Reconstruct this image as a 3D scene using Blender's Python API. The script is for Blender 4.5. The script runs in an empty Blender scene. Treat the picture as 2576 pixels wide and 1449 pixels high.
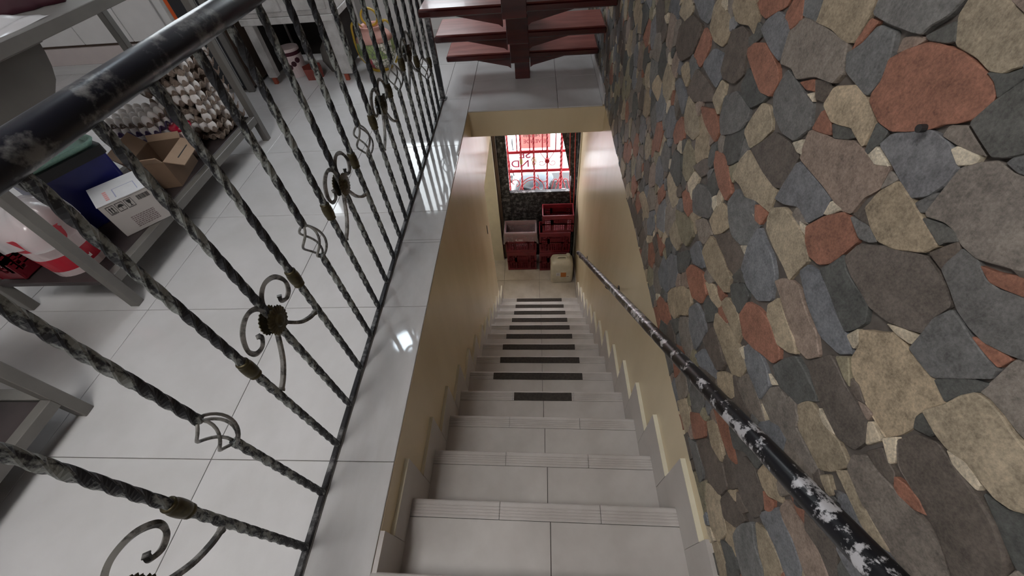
import bpy, math, random
import numpy as np
from mathutils import Vector, Matrix, kdtree
rnd = random.Random(7)
SC = bpy.context.scene
COL = SC.collection
PI = math.pi

# ------------------------------------------------------------------ camera
cam_data = bpy.data.cameras.new('camera')
cam = bpy.data.objects.new('camera', cam_data)
COL.objects.link(cam)
R_ = Vector((0.9973891, 0.0322734, -0.06460191))
D_ = Vector((-0.01647281, -0.76931744, -0.6386543))
F_ = Vector((-0.07031092, 0.63805102, -0.7667772))
CAMPOS = Vector((0, 0, 1.268))
mw = Matrix(((R_.x, -D_.x, -F_.x, CAMPOS.x), (R_.y, -D_.y, -F_.y, CAMPOS.y), (R_.z, -D_.z, -F_.z, CAMPOS.z), (0, 0, 0, 1)))
cam.matrix_world = mw
FPX = 1010.766
cam_data.sensor_width = 36.0
cam_data.lens = 36.0 * FPX / 2576.0
cam_data.clip_start = 0.01
SC.camera = cam
# ------------------------------------------------------------------ world, lights, exposure
W = bpy.data.worlds.new('overcast_sky')
SC.world = W
W.use_nodes = True
bg = W.node_tree.nodes['Background']
bg.inputs[0].default_value = (0.93, 0.96, 1.0, 1)
bg.inputs[1].default_value = SKY_STRENGTH = 10.5
vs = SC.view_settings
vs.view_transform = 'Standard'
vs.look = 'None'
vs.gamma = 1.0
vs.use_curve_mapping = False
vs.exposure = 0.0

def portal(name, loc, rot, sx, sy):
    l = bpy.data.lights.new(name, 'AREA')
    l.shape = 'RECTANGLE'; l.size = sx; l.size_y = sy
    l.cycles.is_portal = True
    o = bpy.data.objects.new(name, l); COL.objects.link(o)
    o.location = loc; o.rotation_euler = rot
    return o
# daylight portals: the two windows of the upper room and the street door
portal('window_daylight', (-1.02, 3.97, 1.48), (-PI/2, 0, 0), 1.0, 1.1)
portal('window_daylight', (-2.95, 3.97, 1.48), (-PI/2, 0, 0), 1.0, 1.1)
portal('door_daylight', (0.02, 3.95, -1.0), (-PI/2, 0, 0), 0.75, 1.4)

# ------------------------------------------------------------------ materials
MATS = {}
def L3(c): return (c[0], c[1], c[2], 1)
def new_mat(name):
    m = bpy.data.materials.new(name); m.use_nodes = True
    nt = m.node_tree; b = nt.nodes['Principled BSDF']
    MATS[name] = m
    return m, nt, b
def tex_coord(nt, kind='Object', scale=(1, 1, 1)):
    tc = nt.nodes.new('ShaderNodeTexCoord'); mp = nt.nodes.new('ShaderNodeMapping')
    nt.links.new(tc.outputs[kind], mp.inputs[0]); mp.inputs['Scale'].default_value = scale
    return mp.outputs[0]
def mixc(nt, fac, a, b):
    mx = nt.nodes.new('ShaderNodeMix'); mx.data_type = 'RGBA'
    for i, v in ((0, fac), (6, a), (7, b)):
        if isinstance(v, (tuple, list)): mx.inputs[i].default_value = L3(v)
        elif isinstance(v, (int, float)): mx.inputs[i].default_value = v
        else: nt.links.new(v, mx.inputs[i])
    return mx.outputs[2]
def noise(nt, vec, scale, detail=4, rough=0.55):
    n = nt.nodes.new('ShaderNodeTexNoise'); n.inputs['Scale'].default_value = scale
    n.inputs['Detail'].default_value = detail; n.inputs['Roughness'].default_value = rough
    if vec: nt.links.new(vec, n.inputs['Vector'])
    return n.outputs['Fac']
def ramp(nt, v, p0, p1):
    r = nt.nodes.new('ShaderNodeMapRange'); r.inputs[1].default_value = p0; r.inputs[2].default_value = p1
    nt.links.new(v, r.inputs[0]); return r.outputs[0]
def bump(nt, b, h, strength, dist=0.002):
    bp = nt.nodes.new('ShaderNodeBump'); bp.inputs['Strength'].default_value = strength; bp.inputs['Distance'].default_value = dist
    nt.links.new(h, bp.inputs['Height']); nt.links.new(bp.outputs[0], b.inputs['Normal'])
def simple(name, c1, c2=None, rough=0.5, metal=0.0, scale=8, p=(0.35, 0.65), coat=0, bmp=0, sc3=(1, 1, 1), kind='Object', spec=0.5):
    m, nt, b = new_mat(name)
    b.inputs['Roughness'].default_value = rough; b.inputs['Metallic'].default_value = metal
    b.inputs['Coat Weight'].default_value = coat; b.inputs['Coat Roughness'].default_value = 0.05
    b.inputs['Specular IOR Level'].default_value = spec
    if c2 is None: c2 = tuple(v*0.9 for v in c1)
    v = tex_coord(nt, kind, sc3); n = noise(nt, v, scale)
    nt.links.new(mixc(nt, ramp(nt, n, *p), c1, c2), b.inputs['Base Color'])
    if bmp: bump(nt, b, n, bmp)
    return m
simple('floor_tile', (0.675, 0.66, 0.66), (0.62, 0.605, 0.60), rough=0.055, scale=3, kind='Generated')
simple('stair_tile', (0.60, 0.56, 0.53), (0.51, 0.47, 0.44), rough=0.32, scale=6)
simple('skirting_tile', (0.56, 0.52, 0.49), (0.50, 0.46, 0.43), rough=0.3, scale=6)
simple('lower_tile', (0.66, 0.60, 0.53), (0.50, 0.44, 0.37), rough=0.35, scale=5)
simple('grout', (0.20, 0.18, 0.165), (0.14, 0.125, 0.115), rough=0.9, scale=30)
simple('ochre_paint', (0.76, 0.635, 0.435), (0.69, 0.57, 0.38), rough=0.27, scale=4, sc3=(1, 1, 0.4))
simple('cream_paint', (0.78, 0.73, 0.58), rough=0.4)
simple('white_wall', (0.80, 0.78, 0.77), (0.76, 0.74, 0.73), rough=0.55)
simple('pink_wall', (0.66, 0.58, 0.56), (0.62, 0.54, 0.53), rough=0.5)
simple('mortar', (0.10, 0.085, 0.075), (0.16, 0.14, 0.125), rough=0.85, scale=40)
simple('red_wood', (0.105, 0.012, 0.012), (0.060, 0.007, 0.009), rough=0.22, scale=3, sc3=(1, 8, 8), coat=0.5)
simple('red_tread', (0.40, 0.135, 0.110), (0.27, 0.072, 0.062), rough=0.40, scale=2.5, sc3=(2, 9, 9), coat=0.12)  # window glare on the tread tops is mixed into this pinker red
simple('bronze', (0.085, 0.068, 0.030), (0.035, 0.028, 0.014), rough=0.45, metal=0.6, scale=40)
simple('table_paint', (0.185, 0.175, 0.16), (0.15, 0.14, 0.13), rough=0.42, scale=6)
simple('dark_shelf', (0.055, 0.042, 0.042), (0.035, 0.027, 0.027), rough=0.5, scale=6)
simple('white_plastic', (0.80, 0.79, 0.78), rough=0.35)
simple('crate_red', (0.20, 0.012, 0.022), (0.14, 0.008, 0.016), rough=0.33)
simple('can_plastic', (0.66, 0.62, 0.50), (0.56, 0.52, 0.41), rough=0.42, scale=12)
simple('blue_plastic', (0.008, 0.012, 0.16), (0.006, 0.010, 0.12), rough=0.35)
simple('black_plastic', (0.012, 0.012, 0.016), rough=0.35)
simple('mint_plastic', (0.36, 0.60, 0.50), (0.28, 0.52, 0.44), rough=0.4, scale=120)
simple('carton_white', (0.80, 0.80, 0.82), rough=0.6)
simple('carton_grey', (0.46, 0.43, 0.41), (0.43, 0.40, 0.385), rough=0.7)
simple('carton_brown', (0.42, 0.29, 0.20), (0.36, 0.245, 0.165), rough=0.75)
simple('carton_dark', (0.22, 0.14, 0.09), (0.18, 0.115, 0.075), rough=0.75)
simple('egg_shell', (0.86, 0.82, 0.80), rough=0.45)
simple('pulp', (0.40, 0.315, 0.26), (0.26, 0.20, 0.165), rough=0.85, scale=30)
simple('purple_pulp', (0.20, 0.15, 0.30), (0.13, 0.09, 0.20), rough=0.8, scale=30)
simple('lid_red', (0.40, 0.006, 0.035), rough=0.12, coat=0.6)
simple('bucket_red', (0.60, 0.02, 0.045), (0.50, 0.015, 0.035), rough=0.35)
simple('pink_white', (0.75, 0.62, 0.62), rough=0.4)
simple('worn_white_wood', (0.58, 0.56, 0.55), (0.40, 0.385, 0.375), rough=0.6, scale=14, p=(0.4, 0.7))
simple('dark_inside', (0.02, 0.016, 0.014), rough=0.8)  # near-black colour carries the shade inside the white cabinet's open bay
simple('brown_board', (0.10, 0.062, 0.040), (0.07, 0.042, 0.028), rough=0.5)
simple('terracotta_pot', (0.28, 0.065, 0.05), (0.22, 0.05, 0.04), rough=0.55)
simple('foot_red', (0.42, 0.09, 0.05), rough=0.6)
simple('yellow_glaze', (0.62, 0.42, 0.05), (0.5, 0.33, 0.04), rough=0.35)
simple('pink_glaze', (0.62, 0.30, 0.25), (0.7, 0.42, 0.36), rough=0.4)
simple('gate_red', (0.42, 0.008, 0.018), (0.32, 0.006, 0.014), rough=0.4)
simple('gate_gold', (0.30, 0.20, 0.06), rough=0.4, metal=0.5)
simple('steel', (0.32, 0.32, 0.32), rough=0.35, metal=0.9)
simple('print_grey', (0.20, 0.15, 0.15), rough=0.6)
simple('print_black', (0.03, 0.028, 0.028), rough=0.6)
simple('print_orange', (0.52, 0.17, 0.03), rough=0.5)
simple('print_pale_red', (0.85, 0.42, 0.42), rough=0.6)
simple('print_line', (0.42, 0.44, 0.62), rough=0.6)
simple('orange_paint', (0.85, 0.13, 0.015), rough=0.4)
simple('maroon_cloth', (0.07, 0.008, 0.02), (0.04, 0.006, 0.014), rough=0.7)
simple('tape_black', (0.035, 0.028, 0.024), (0.055, 0.045, 0.038), rough=0.8, scale=60)
simple('pavement', (0.72, 0.70, 0.70), (0.62, 0.60, 0.60), rough=0.8, scale=3)
simple('facade', (0.80, 0.78, 0.78), rough=0.8)
simple('bike_black', (0.010, 0.010, 0.012), rough=0.5)
simple('bike_silver', (0.045, 0.062, 0.075), rough=0.3)
simple('rubber', (0.018, 0.018, 0.018), rough=0.8)
simple('strap_red', (0.50, 0.05, 0.035), (0.40, 0.035, 0.03), rough=0.5)
simple('grey_panel', (0.13, 0.12, 0.107), (0.115, 0.105, 0.095), rough=0.5)
simple('foliage', (0.10, 0.16, 0.06), (0.22, 0.28, 0.14), rough=0.7, scale=18)
# worn wrought iron: pale primer through black paint
def iron(name, lo, hi, black, pale, scale, sc3=(1, 1, 1), rough=0.42, metal=0.15):
    m, nt, b = new_mat(name)
    b.inputs['Roughness'].default_value = rough; b.inputs['Metallic'].default_value = metal
    v = tex_coord(nt, 'Object', sc3)
    n = noise(nt, v, scale, 6, 0.68); n2 = noise(nt, v, scale*5, 3)
    ma = nt.nodes.new('ShaderNodeMath'); ma.operation = 'MULTIPLY_ADD'
    nt.links.new(n2, ma.inputs[0]); ma.inputs[1].default_value = 0.22; nt.links.new(n, ma.inputs[2])
    f = ramp(nt, ma.outputs[0], lo, hi)
    nt.links.new(mixc(nt, f, black, pale), b.inputs['Base Color'])
    return m
iron('iron_baluster', 0.605, 0.665, (0.017, 0.018, 0.023), (0.26, 0.275, 0.26), 24, (1, 1, 0.45))
iron('iron_scroll', 0.53, 0.64, (0.040, 0.038, 0.037), (0.26, 0.25, 0.235), 16, (1, 1, 1))
iron('iron_pipe', 0.66, 0.76, (0.010, 0.011, 0.018), (0.17, 0.17, 0.17), 11, (1, 0.8, 1), rough=0.33)
iron('iron_rail', 0.62, 0.76, (0.022, 0.021, 0.024), (0.24, 0.235, 0.235), 14)
iron('iron_handrail', 0.655, 0.70, (0.010, 0.010, 0.013), (0.55, 0.54, 0.56), 16, (1.6, 1, 1), rough=0.3)
iron('iron_door', 0.58, 0.74, (0.012, 0.012, 0.014), (0.16, 0.16, 0.165), 22, rough=0.45)
# stone: colour comes with each stone (its own mineral colour), mottled here
m, nt, b = new_mat('stone')
b.inputs['Roughness'].default_value = 0.62; b.inputs['Specular IOR Level'].default_value = 0.4
at = nt.nodes.new('ShaderNodeAttribute'); at.attribute_name = 'mineral'
v = tex_coord(nt, 'Object', (1, 1, 1)); n1 = noise(nt, v, 55, 8, 0.72); n2 = noise(nt, v, 260, 4, 0.65); n3 = noise(nt, v, 16, 3, 0.5)
def mathn(nt, op, a, b_):
    x = nt.nodes.new('ShaderNodeMath'); x.operation = op
    for i, q in ((0, a), (1, b_)):
        if isinstance(q, (int, float)): x.inputs[i].default_value = q
        else: nt.links.new(q, x.inputs[i])
    return x.outputs[0]
fac = mathn(nt, 'ADD', mathn(nt, 'ADD', mathn(nt, 'MULTIPLY', n1, 0.9), mathn(nt, 'MULTIPLY', n2, 0.75)), mathn(nt, 'MULTIPLY', n3, 0.35))
f = ramp(nt, fac, 0.68, 1.32)
vm = nt.nodes.new('ShaderNodeVectorMath'); vm.operation = 'SCALE'
nt.links.new(at.outputs['Color'], vm.inputs[0])
sc = nt.nodes.new('ShaderNodeMapRange'); sc.inputs[1].default_value = 0; sc.inputs[2].default_value = 1; sc.inputs[3].default_value = 0.38; sc.inputs[4].default_value = 1.55
nt.links.new(f, sc.inputs[0]); nt.links.new(sc.outputs[0], vm.inputs['Scale'])
nt.links.new(vm.outputs[0], b.inputs['Base Color'])
bump(nt, b, fac, 0.5, 0.003)
# mosaic of broken tile on the vase
m, nt, b = new_mat('mosaic')
v = tex_coord(nt, 'Object'); vo = nt.nodes.new('ShaderNodeTexVoronoi'); vo.inputs['Scale'].default_value = 34; nt.links.new(v, vo.inputs['Vector'])
ve = nt.nodes.new('ShaderNodeTexVoronoi'); ve.feature = 'DISTANCE_TO_EDGE'; ve.inputs['Scale'].default_value = 34; nt.links.new(v, ve.inputs['Vector'])
big = nt.nodes.new('ShaderNodeTexVoronoi'); big.inputs['Scale'].default_value = 9; nt.links.new(v, big.inputs['Vector'])
sep = nt.nodes.new('ShaderNodeSeparateColor'); nt.links.new(big.outputs['Color'], sep.inputs[0])
c1 = mixc(nt, ramp(nt, sep.outputs[0], 0.62, 0.63), (0.72, 0.68, 0.60), (0.26, 0.34, 0.12))
c2 = mixc(nt, ramp(nt, sep.outputs[1], 0.80, 0.81), c1, (0.42, 0.03, 0.06))
c3 = mixc(nt, ramp(nt, ve.outputs['Distance'], 0.05, 0.09), (0.16, 0.18, 0.12), c2)
nt.links.new(c3, b.inputs['Base Color']); b.inputs['Roughness'].default_value = 0.35
# crate lattice, thin plastic film, glass, lamp
m, nt, b = new_mat('plastic_film')
b.inputs['Base Color'].default_value = (0.62, 0.52, 0.56, 1); b.inputs['Roughness'].default_value = 0.3
b.inputs['Alpha'].default_value = 0.33
m, nt, b = new_mat('clear_bag')
b.inputs['Base Color'].default_value = (0.82, 0.79, 0.80, 1); b.inputs['Roughness'].default_value = 0.18
b.inputs['Alpha'].default_value = 0.68
m, nt, b = new_mat('window_glass')
nt.nodes.remove(b); g = nt.nodes.new('ShaderNodeBsdfTransparent'); g.inputs[0].default_value = (0.93, 0.95, 0.95, 1)
gl = nt.nodes.new('ShaderNodeBsdfGlossy'); gl.inputs['Roughness'].default_value = 0.02
mx = nt.nodes.new('ShaderNodeMixShader'); mx.inputs[0].default_value = 0.05
nt.links.new(g.outputs[0], mx.inputs[1]); nt.links.new(gl.outputs[0], mx.inputs[2]); nt.links.new(mx.outputs[0], nt.nodes['Material Output'].inputs[0])
def emit(name, col, s):
    m, nt, b = new_mat(name)
    b.inputs['Base Color'].default_value = L3(col); b.inputs['Emission Color'].default_value = L3(col); b.inputs['Emission Strength'].default_value = s
emit('lamp_glow', (0.78, 0.90, 1.0), 24)
emit('panel_glow', (1.0, 0.98, 0.96), 28)
emit('dim_panel_glow', (1.0, 0.98, 0.96), 5)
emit('hall_glow', (1.0, 0.93, 0.82), 42)
def paper(name, col, thru):
    m, nt, b = new_mat(name); b.inputs['Base Color'].default_value = L3(col); b.inputs['Roughness'].default_value = 0.7
    t = nt.nodes.new('ShaderNodeBsdfTranslucent'); t.inputs[0].default_value = L3(thru)
    mx = nt.nodes.new('ShaderNodeMixShader'); mx.inputs[0].default_value = 0.35
    nt.links.new(b.outputs[0], mx.inputs[1]); nt.links.new(t.outputs[0], mx.inputs[2]); nt.links.new(mx.outputs[0], nt.nodes['Material Output'].inputs[0])
paper('banner_white', (0.86, 0.84, 0.86), (0.90, 0.87, 0.90))
paper('sign_pink', (0.78, 0.58, 0.56), (0.80, 0.52, 0.50))
paper('print_pink', (0.80, 0.10, 0.22), (0.36, 0.05, 0.11))
simple('crate_print', (0.72, 0.55, 0.58), rough=0.6)

# ------------------------------------------------------------------ mesh helpers
class MB:
    def __init__(s): s.v = []; s.f = []
    def add(s, vs, fs):
        o = len(s.v); s.v += [tuple(p) for p in vs]; s.f += [tuple(i+o for i in f) for f in fs]; return s
    def box(s, x0, x1, y0, y1, z0, z1):
        return s.add([(x0,y0,z0),(x1,y0,z0),(x1,y1,z0),(x0,y1,z0),(x0,y0,z1),(x1,y0,z1),(x1,y1,z1),(x0,y1,z1)],
                     [(3,2,1,0),(4,5,6,7),(0,1,5,4),(1,2,6,5),(2,3,7,6),(3,0,4,7)])
    def cbox(s, x0, x1, y0, y1, z0, z1, c=0.004):
        # box with chamfered edges
        c = min(c, abs(x1-x0)*.45, abs(y1-y0)*.45, abs(z1-z0)*.45)
        X = (x0, x1); Y = (y0, y1); Z = (z0, z1); vs = []; ix = {}
        for i in (0, 1):
            for j in (0, 1):
                for k in (0, 1):
                    sx, sy, sz = (c if i == 0 else -c), (c if j == 0 else -c), (c if k == 0 else -c)
                    ix[i,j,k,0] = len(vs); vs.append((X[i], Y[j]+sy, Z[k]+sz))
                    ix[i,j,k,1] = len(vs); vs.append((X[i]+sx, Y[j], Z[k]+sz))
                    ix[i,j,k,2] = len(vs); vs.append((X[i]+sx, Y[j]+sy, Z[k]))
        fs = []
        for i in (0, 1):
            q = [ix[i,0,0,0], ix[i,1,0,0], ix[i,1,1,0], ix[i,0,1,0]]; fs.append(q if i else q[::-1])
            q = [ix[0,i,0,1], ix[0,i,1,1], ix[1,i,1,1], ix[1,i,0,1]]; fs.append(q if i else q[::-1])
            q = [ix[0,0,i,2], ix[1,0,i,2], ix[1,1,i,2], ix[0,1,i,2]]; fs.append(q if i else q[::-1])
        for a in (0, 1):
            for b_ in (0, 1):
                q = [ix[0,a,b_,1], ix[1,a,b_,1], ix[1,a,b_,2], ix[0,a,b_,2]]; fs.append(q)
                q = [ix[a,0,b_,0], ix[a,1,b_,0], ix[a,1,b_,2], ix[a,0,b_,2]]; fs.append(q)
                q = [ix[a,b_,0,0], ix[a,b_,1,0], ix[a,b_,1,1], ix[a,b_,0,1]]; fs.append(q)
                for e in (0, 1): fs.append([ix[a,b_,e,0], ix[a,b_,e,1], ix[a,b_,e,2]])
        return s.add(vs, fs)
    def tube(s, pts, r, n=8, cap=True, square=False, closed=False):
        pts = [Vector(p) for p in pts]; m = len(pts)
        rr = r if isinstance(r, (list, tuple)) else [r]*m
        up = Vector((0, 0, 1)); vs = []; prev = None
        for i, p in enumerate(pts):
            if closed: t = pts[(i+1) % m]-pts[i-1]
            else: t = pts[min(i+1, m-1)]-pts[max(i-1, 0)]
            t.normalize()
            if prev is None:
                a = t.orthogonal() if abs(t.dot(up)) > 0.95 else t.cross(up)
                a.normalize()
            else:
                a = prev-t*prev.dot(t)
                a = a.normalized() if a.length > 1e-6 else t.orthogonal().normalized()
            prev = a; b_ = t.cross(a)
            for k in range(n):
                an = 2*PI*k/n+(PI/4 if square else 0)
                vs.append(p+(a*math.cos(an)+b_*math.sin(an))*rr[i])
        fs = []
        for i in range(m if closed else m-1):
            j = (i+1) % m
            for k in range(n): fs.append((i*n+k, i*n+(k+1) % n, j*n+(k+1) % n, j*n+k))
        if cap and not closed:
            fs.append(tuple(range(n))[::-1]); fs.append(tuple((m-1)*n+k for k in range(n)))
        return s.add(vs, fs)
    def lathe(s, prof, c=(0, 0, 0), n=24, axis='z'):
        vs = []
        for r, h in prof:
            for k in range(n):
                a = 2*PI*k/n
                if axis == 'z': vs.append((c[0]+r*math.cos(a), c[1]+r*math.sin(a), c[2]+h))
                elif axis == 'x': vs.append((c[0]+h, c[1]+r*math.cos(a), c[2]+r*math.sin(a)))
                else: vs.append((c[0]+r*math.cos(a), c[1]+h, c[2]+r*math.sin(a)))
        fs = []
        for i in range(len(prof)-1):
            for k in range(n): fs.append((i*n+k, i*n+(k+1) % n, (i+1)*n+(k+1) % n, (i+1)*n+k))
        fs.append(tuple(range(n))[::-1]); fs.append(tuple((len(prof)-1)*n+k for k in range(n)))
        return s.add(vs, fs)
    def prism(s, poly, d0, d1, axis='x'):
        # polygon in the two other axes, extruded along axis
        n = len(poly)
        def P(a, b_, d): return (d, a, b_) if axis == 'x' else ((a, d, b_) if axis == 'y' else (a, b_, d))
        vs = [P(a, b_, d0) for a, b_ in poly]+[P(a, b_, d1) for a, b_ in poly]
        fs = [tuple(range(n))[::-1], tuple(range(n, 2*n))]+[(i, (i+1) % n, n+(i+1) % n, n+i) for i in range(n)]
        return s.add(vs, fs)
    def hull8(s, lo, hi):
        # frustum between two quads (lists of 4 points)
        return s.add(list(lo)+list(hi), [(3,2,1,0),(4,5,6,7),(0,1,5,4),(1,2,6,5),(2,3,7,6),(3,0,4,7)])
    def xf(s, mat, i0=0):
        s.v = s.v[:i0]+[tuple(mat @ Vector(p)) for p in s.v[i0:]]; return s
    def mesh(s, name, mat, smooth=False):
        me = bpy.data.meshes.new(name); me.from_pydata(s.v, [], s.f); me.validate(); me.update()
        me.materials.append(MATS[mat])
        if smooth: me.polygons.foreach_set('use_smooth', [True]*len(me.polygons))
        return me
    def build(s, name, mat, parent=None, smooth=False, loc=None, rot=None, fixn=True):
        me = s.mesh(name, mat, smooth)
        if fixn:
            import bmesh
            bm = bmesh.new(); bm.from_mesh(me); bmesh.ops.recalc_face_normals(bm, faces=bm.faces); bm.to_mesh(me); bm.free()
        return put(name, me, parent, loc, rot)
def put(name, me, parent=None, loc=None, rot=None):
    o = bpy.data.objects.new(name, me); COL.objects.link(o)
    if parent is not None: o.parent = parent
    if loc is not None: o.location = loc
    if rot is not None: o.rotation_euler = rot
    return o
def tag(o, label=None, cat=None, group=None, kind=None):
    if label: o['label'] = label
    if cat: o['category'] = cat
    if group: o['group'] = group
    if kind: o['kind'] = kind
    return o
def thing(name, loc, label, cat, group=None, rz=0.0):
    o = bpy.data.objects.new(name, None); COL.objects.link(o); o.empty_display_size = 0.05
    o.location = loc; o.rotation_euler = (0, 0, rz)
    return tag(o, label, cat, group)
def struct(o, label=None, cat=None): return tag(o, label, cat, None, 'structure')
def autosmooth(o, ang=0.6):
    me = o.data
    me.polygons.foreach_set('use_smooth', [True]*len(me.polygons))
    me.set_sharp_from_angle(angle=ang)
    return o
def catmull(pts, n=6):
    pts = [Vector(p) for p in pts]; P = [pts[0]*2-pts[1]]+pts+[pts[-1]*2-pts[-2]]; out = []
    for i in range(1, len(P)-2):
        for k in range(n):
            t = k/n; a, b_, c, d = P[i-1:i+3]
            out.append(0.5*((2*b_)+(c-a)*t+(2*a-5*b_+4*c-d)*t*t+(3*b_-a-3*c+d)*t**3))
    out.append(pts[-1]); return out
# ================================================================== SETTING
XL, XR = -0.457, 0.438           # faces of the two stairwell walls
FRONT_Y = 0.083                  # edge of the upper floor at the head of the stairs
LAND_Y = 2.574                   # edge of the upper landing beyond the stairwell
YB = 3.90                        # back wall of the upper room
ZL = -2.585                      # ground floor
# upper floor: concrete with grout on top, then every tile on its own
fl = MB()
fl.box(-5.0, -0.60, -1.8, YB, -0.18, -0.006)
fl.box(-0.60, XR+0.12, -1.8, FRONT_Y-0.02, -0.18, -0.006)
fl.box(-0.60, XR+0.12, LAND_Y+0.08, YB, -0.18, -0.006)
floor = struct(fl.build('floor', 'grout'), 'polished off white tiled floor of the upper room', 'floor')
def tile_obj(x0, x1, y0, y1, z1, mat, parent, name='floor_tile', t=0.008, gap=0.0012, cache={}):
    w, d = round(x1-x0-2*gap, 4), round(y1-y0-2*gap, 4); key = (w, d, mat, t)
    if key not in cache:
        cache[key] = MB().cbox(0, w, 0, d, -t, 0, 0.0009).mesh(name, mat)
    return put(name, cache[key], parent, (x0+gap, y0+gap, z1))
gx = [-1.664-0.605*k for k in range(6, 0, -1)]+[-1.664, -1.055, -0.640]
gy = [-1.8, -1.434, -0.834, -0.234, 0.366, 0.967, 1.565, 2.167, 2.758, 3.358, YB]
for i in range(len(gx)-1):
    for j in range(len(gy)-1):
        tile_obj(max(gx[i], -5.0), gx[i+1], gy[j], gy[j+1], 0.0, 'floor_tile', floor)
# border strip between railing and stairwell, with one narrow cut piece
gy2 = [-1.8, -1.434, -0.834, -0.234, 0.366, 0.967, 1.340, 1.358, 1.565, 2.167, 2.758, 3.358, YB]
for j in range(len(gy2)-1): tile_obj(-0.640, XL-0.001, gy2[j], gy2[j+1], 0.0, 'floor_tile', floor, gap=0.001)
for x0, x1 in ((XL, 0.135), (0.135, 0.421)):
    for y0, y1 in ((-1.434, -0.834), (-0.834, -0.234), (-0.234, FRONT_Y-0.055)): tile_obj(x0, x1, y0, y1, 0.0, 'floor_tile', floor)
    for y0, y1 in ((LAND_Y, 3.032), (3.032, 3.35), (3.35, YB)): tile_obj(x0, x1, y0, y1, 0.0, 'floor_tile', floor)
# edge of the landing slab (painted beam)
tag(struct(MB().box(XL, XR, LAND_Y+0.002, LAND_Y+0.08, -0.183, -0.009).build('trim_1', 'ochre_paint')), 'ochre painted beam face under the landing edge', 'beam')
# stairwell walls
w = MB().box(-0.60, XL, -0.15, 2.79, ZL, -0.009)
w.box(-0.60, XL, 2.79, 3.69, -0.76, -0.009)
wl = tag(struct(w.build('wall_left', 'ochre_paint')), 'glossy ochre stairwell wall below the railing', 'wall')
MB().lathe([(0.012, 0), (0.012, 0.004), (0.010, 0.006)], n=14, axis='x').xf(Matrix.Diagonal((1, 0.7, 4.2, 1))).build('switch_slot', 'print_black', wl, loc=(XL-0.001, 2.63, -1.09))
wr = tag(struct(MB().box(XR, XR+0.12, -0.15, 3.69, ZL, 0.0).build('wall_right_lower', 'ochre_paint')), 'glossy ochre stairwell wall behind the black handrail', 'wall')
# ground floor hall
struct(MB().box(-2.0, XR+0.12, 2.70, 4.02, ZL-0.1, ZL-0.006).build('floor_lower', 'grout'), 'dusty beige tiled floor at the foot of the stairs', 'floor')
lowf = bpy.data.objects['floor_lower']
for x0, x1 in ((-1.79, -1.345), (-1.345, -0.90), (-0.90, -0.455), (-0.455, -0.010), (-0.010, XR)):
    for y0, y1 in ((2.905, 3.336), (3.336, 3.78), (3.78, 4.0)):
        if x1 < -0.5 and y0 < 2.9: continue
        tile_obj(x0, x1, y0, y1, ZL, 'lower_tile', lowf)
w = MB().box(-2.0, -0.472, 3.69, 3.85, ZL, -0.18)
w.box(0.425, XR+0.12, 3.69, 3.85, ZL, -0.18)
w.box(-0.472, 0.425, 3.69, 3.85, -0.32, -0.18)
struct(w.build('wall_front_lower', 'cream_paint'), 'cream wall around the black street door', 'wall')
struct(MB().box(-2.1, -2.0, 2.70, 3.85, ZL, -0.18).build('wall_left_lower', 'cream_paint'), 'cream end wall of the ground floor passage', 'wall')
struct(MB().box(-2.0, -0.60, 2.69, 2.79, ZL, -0.18).build('wall_passage', 'cream_paint'), 'cream side wall of the ground floor passage', 'wall')
# upper room shell
w = MB()
def wall_y(w, x0, x1, y0, y1, z0, z1, holes):
    xs = sorted({x0, x1, *[h[0] for h in holes], *[h[1] for h in holes]})
    for a, b_ in zip(xs, xs[1:]):
        hh = [h for h in holes if h[0] <= a and h[1] >= b_]
        if not hh: w.box(a, b_, y0, y1, z0, z1)
        else:
            w.box(a, b_, y0, y1, z0, hh[0][2]); w.box(a, b_, y0, y1, hh[0][3], z1)
WIN = [(-1.50, -0.55, 0.95, 2.0), (-3.45, -2.45, 0.95, 2.0)]
wall_y(w, -5.0, XR+0.12, YB, YB+0.12, -0.18, 2.65, WIN)
struct(w.build('wall_back', 'white_wall'), 'pale plaster wall at the back of the upper room', 'wall')
w = MB()
w.box(-5.1, -5.0, -1.8, YB, 0, 2.65)
struct(w.build('wall_left_upper', 'white_wall'), 'white side wall of the upper room', 'wall')
struct(MB().box(-5.1, XR+0.12, -1.92, -1.8, -0.18, 2.65).build('wall_front', 'white_wall'), 'white wall behind the photographer', 'wall')
struct(MB().box(-5.1, XR+0.12, -1.92, YB+0.12, 2.65, 2.75).build('ceiling', 'white_wall'), 'white ceiling of the upper room', 'ceiling')
for k, (x0, x1, z0, z1) in enumerate(WIN):
    f_ = MB()
    f_.cbox(x0, x1, YB+0.03, YB+0.08, z0, z0+0.04); f_.cbox(x0, x1, YB+0.03, YB+0.08, z1-0.04, z1)
    f_.cbox(x0, x0+0.04, YB+0.03, YB+0.08, z0+0.04, z1-0.04); f_.cbox(x1-0.04, x1, YB+0.03, YB+0.08, z0+0.04, z1-0.04)
    xm = (x0+x1)/2; f_.cbox(xm-0.015, xm+0.015, YB+0.03, YB+0.08, z0+0.04, z1-0.04)
    wo = struct(f_.build('window_%d' % (k+1), 'white_plastic'), ['white framed window behind the red stairs', 'white framed window behind the egg shelf'][k], 'window')
    for a, b_ in ((x0+0.04, xm-0.015), (xm+0.015, x1-0.04)):
        MB().box(a, b_, YB+0.05, YB+0.056, z0+0.04, z1-0.04).build('pane', 'window_glass', wo)
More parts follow.
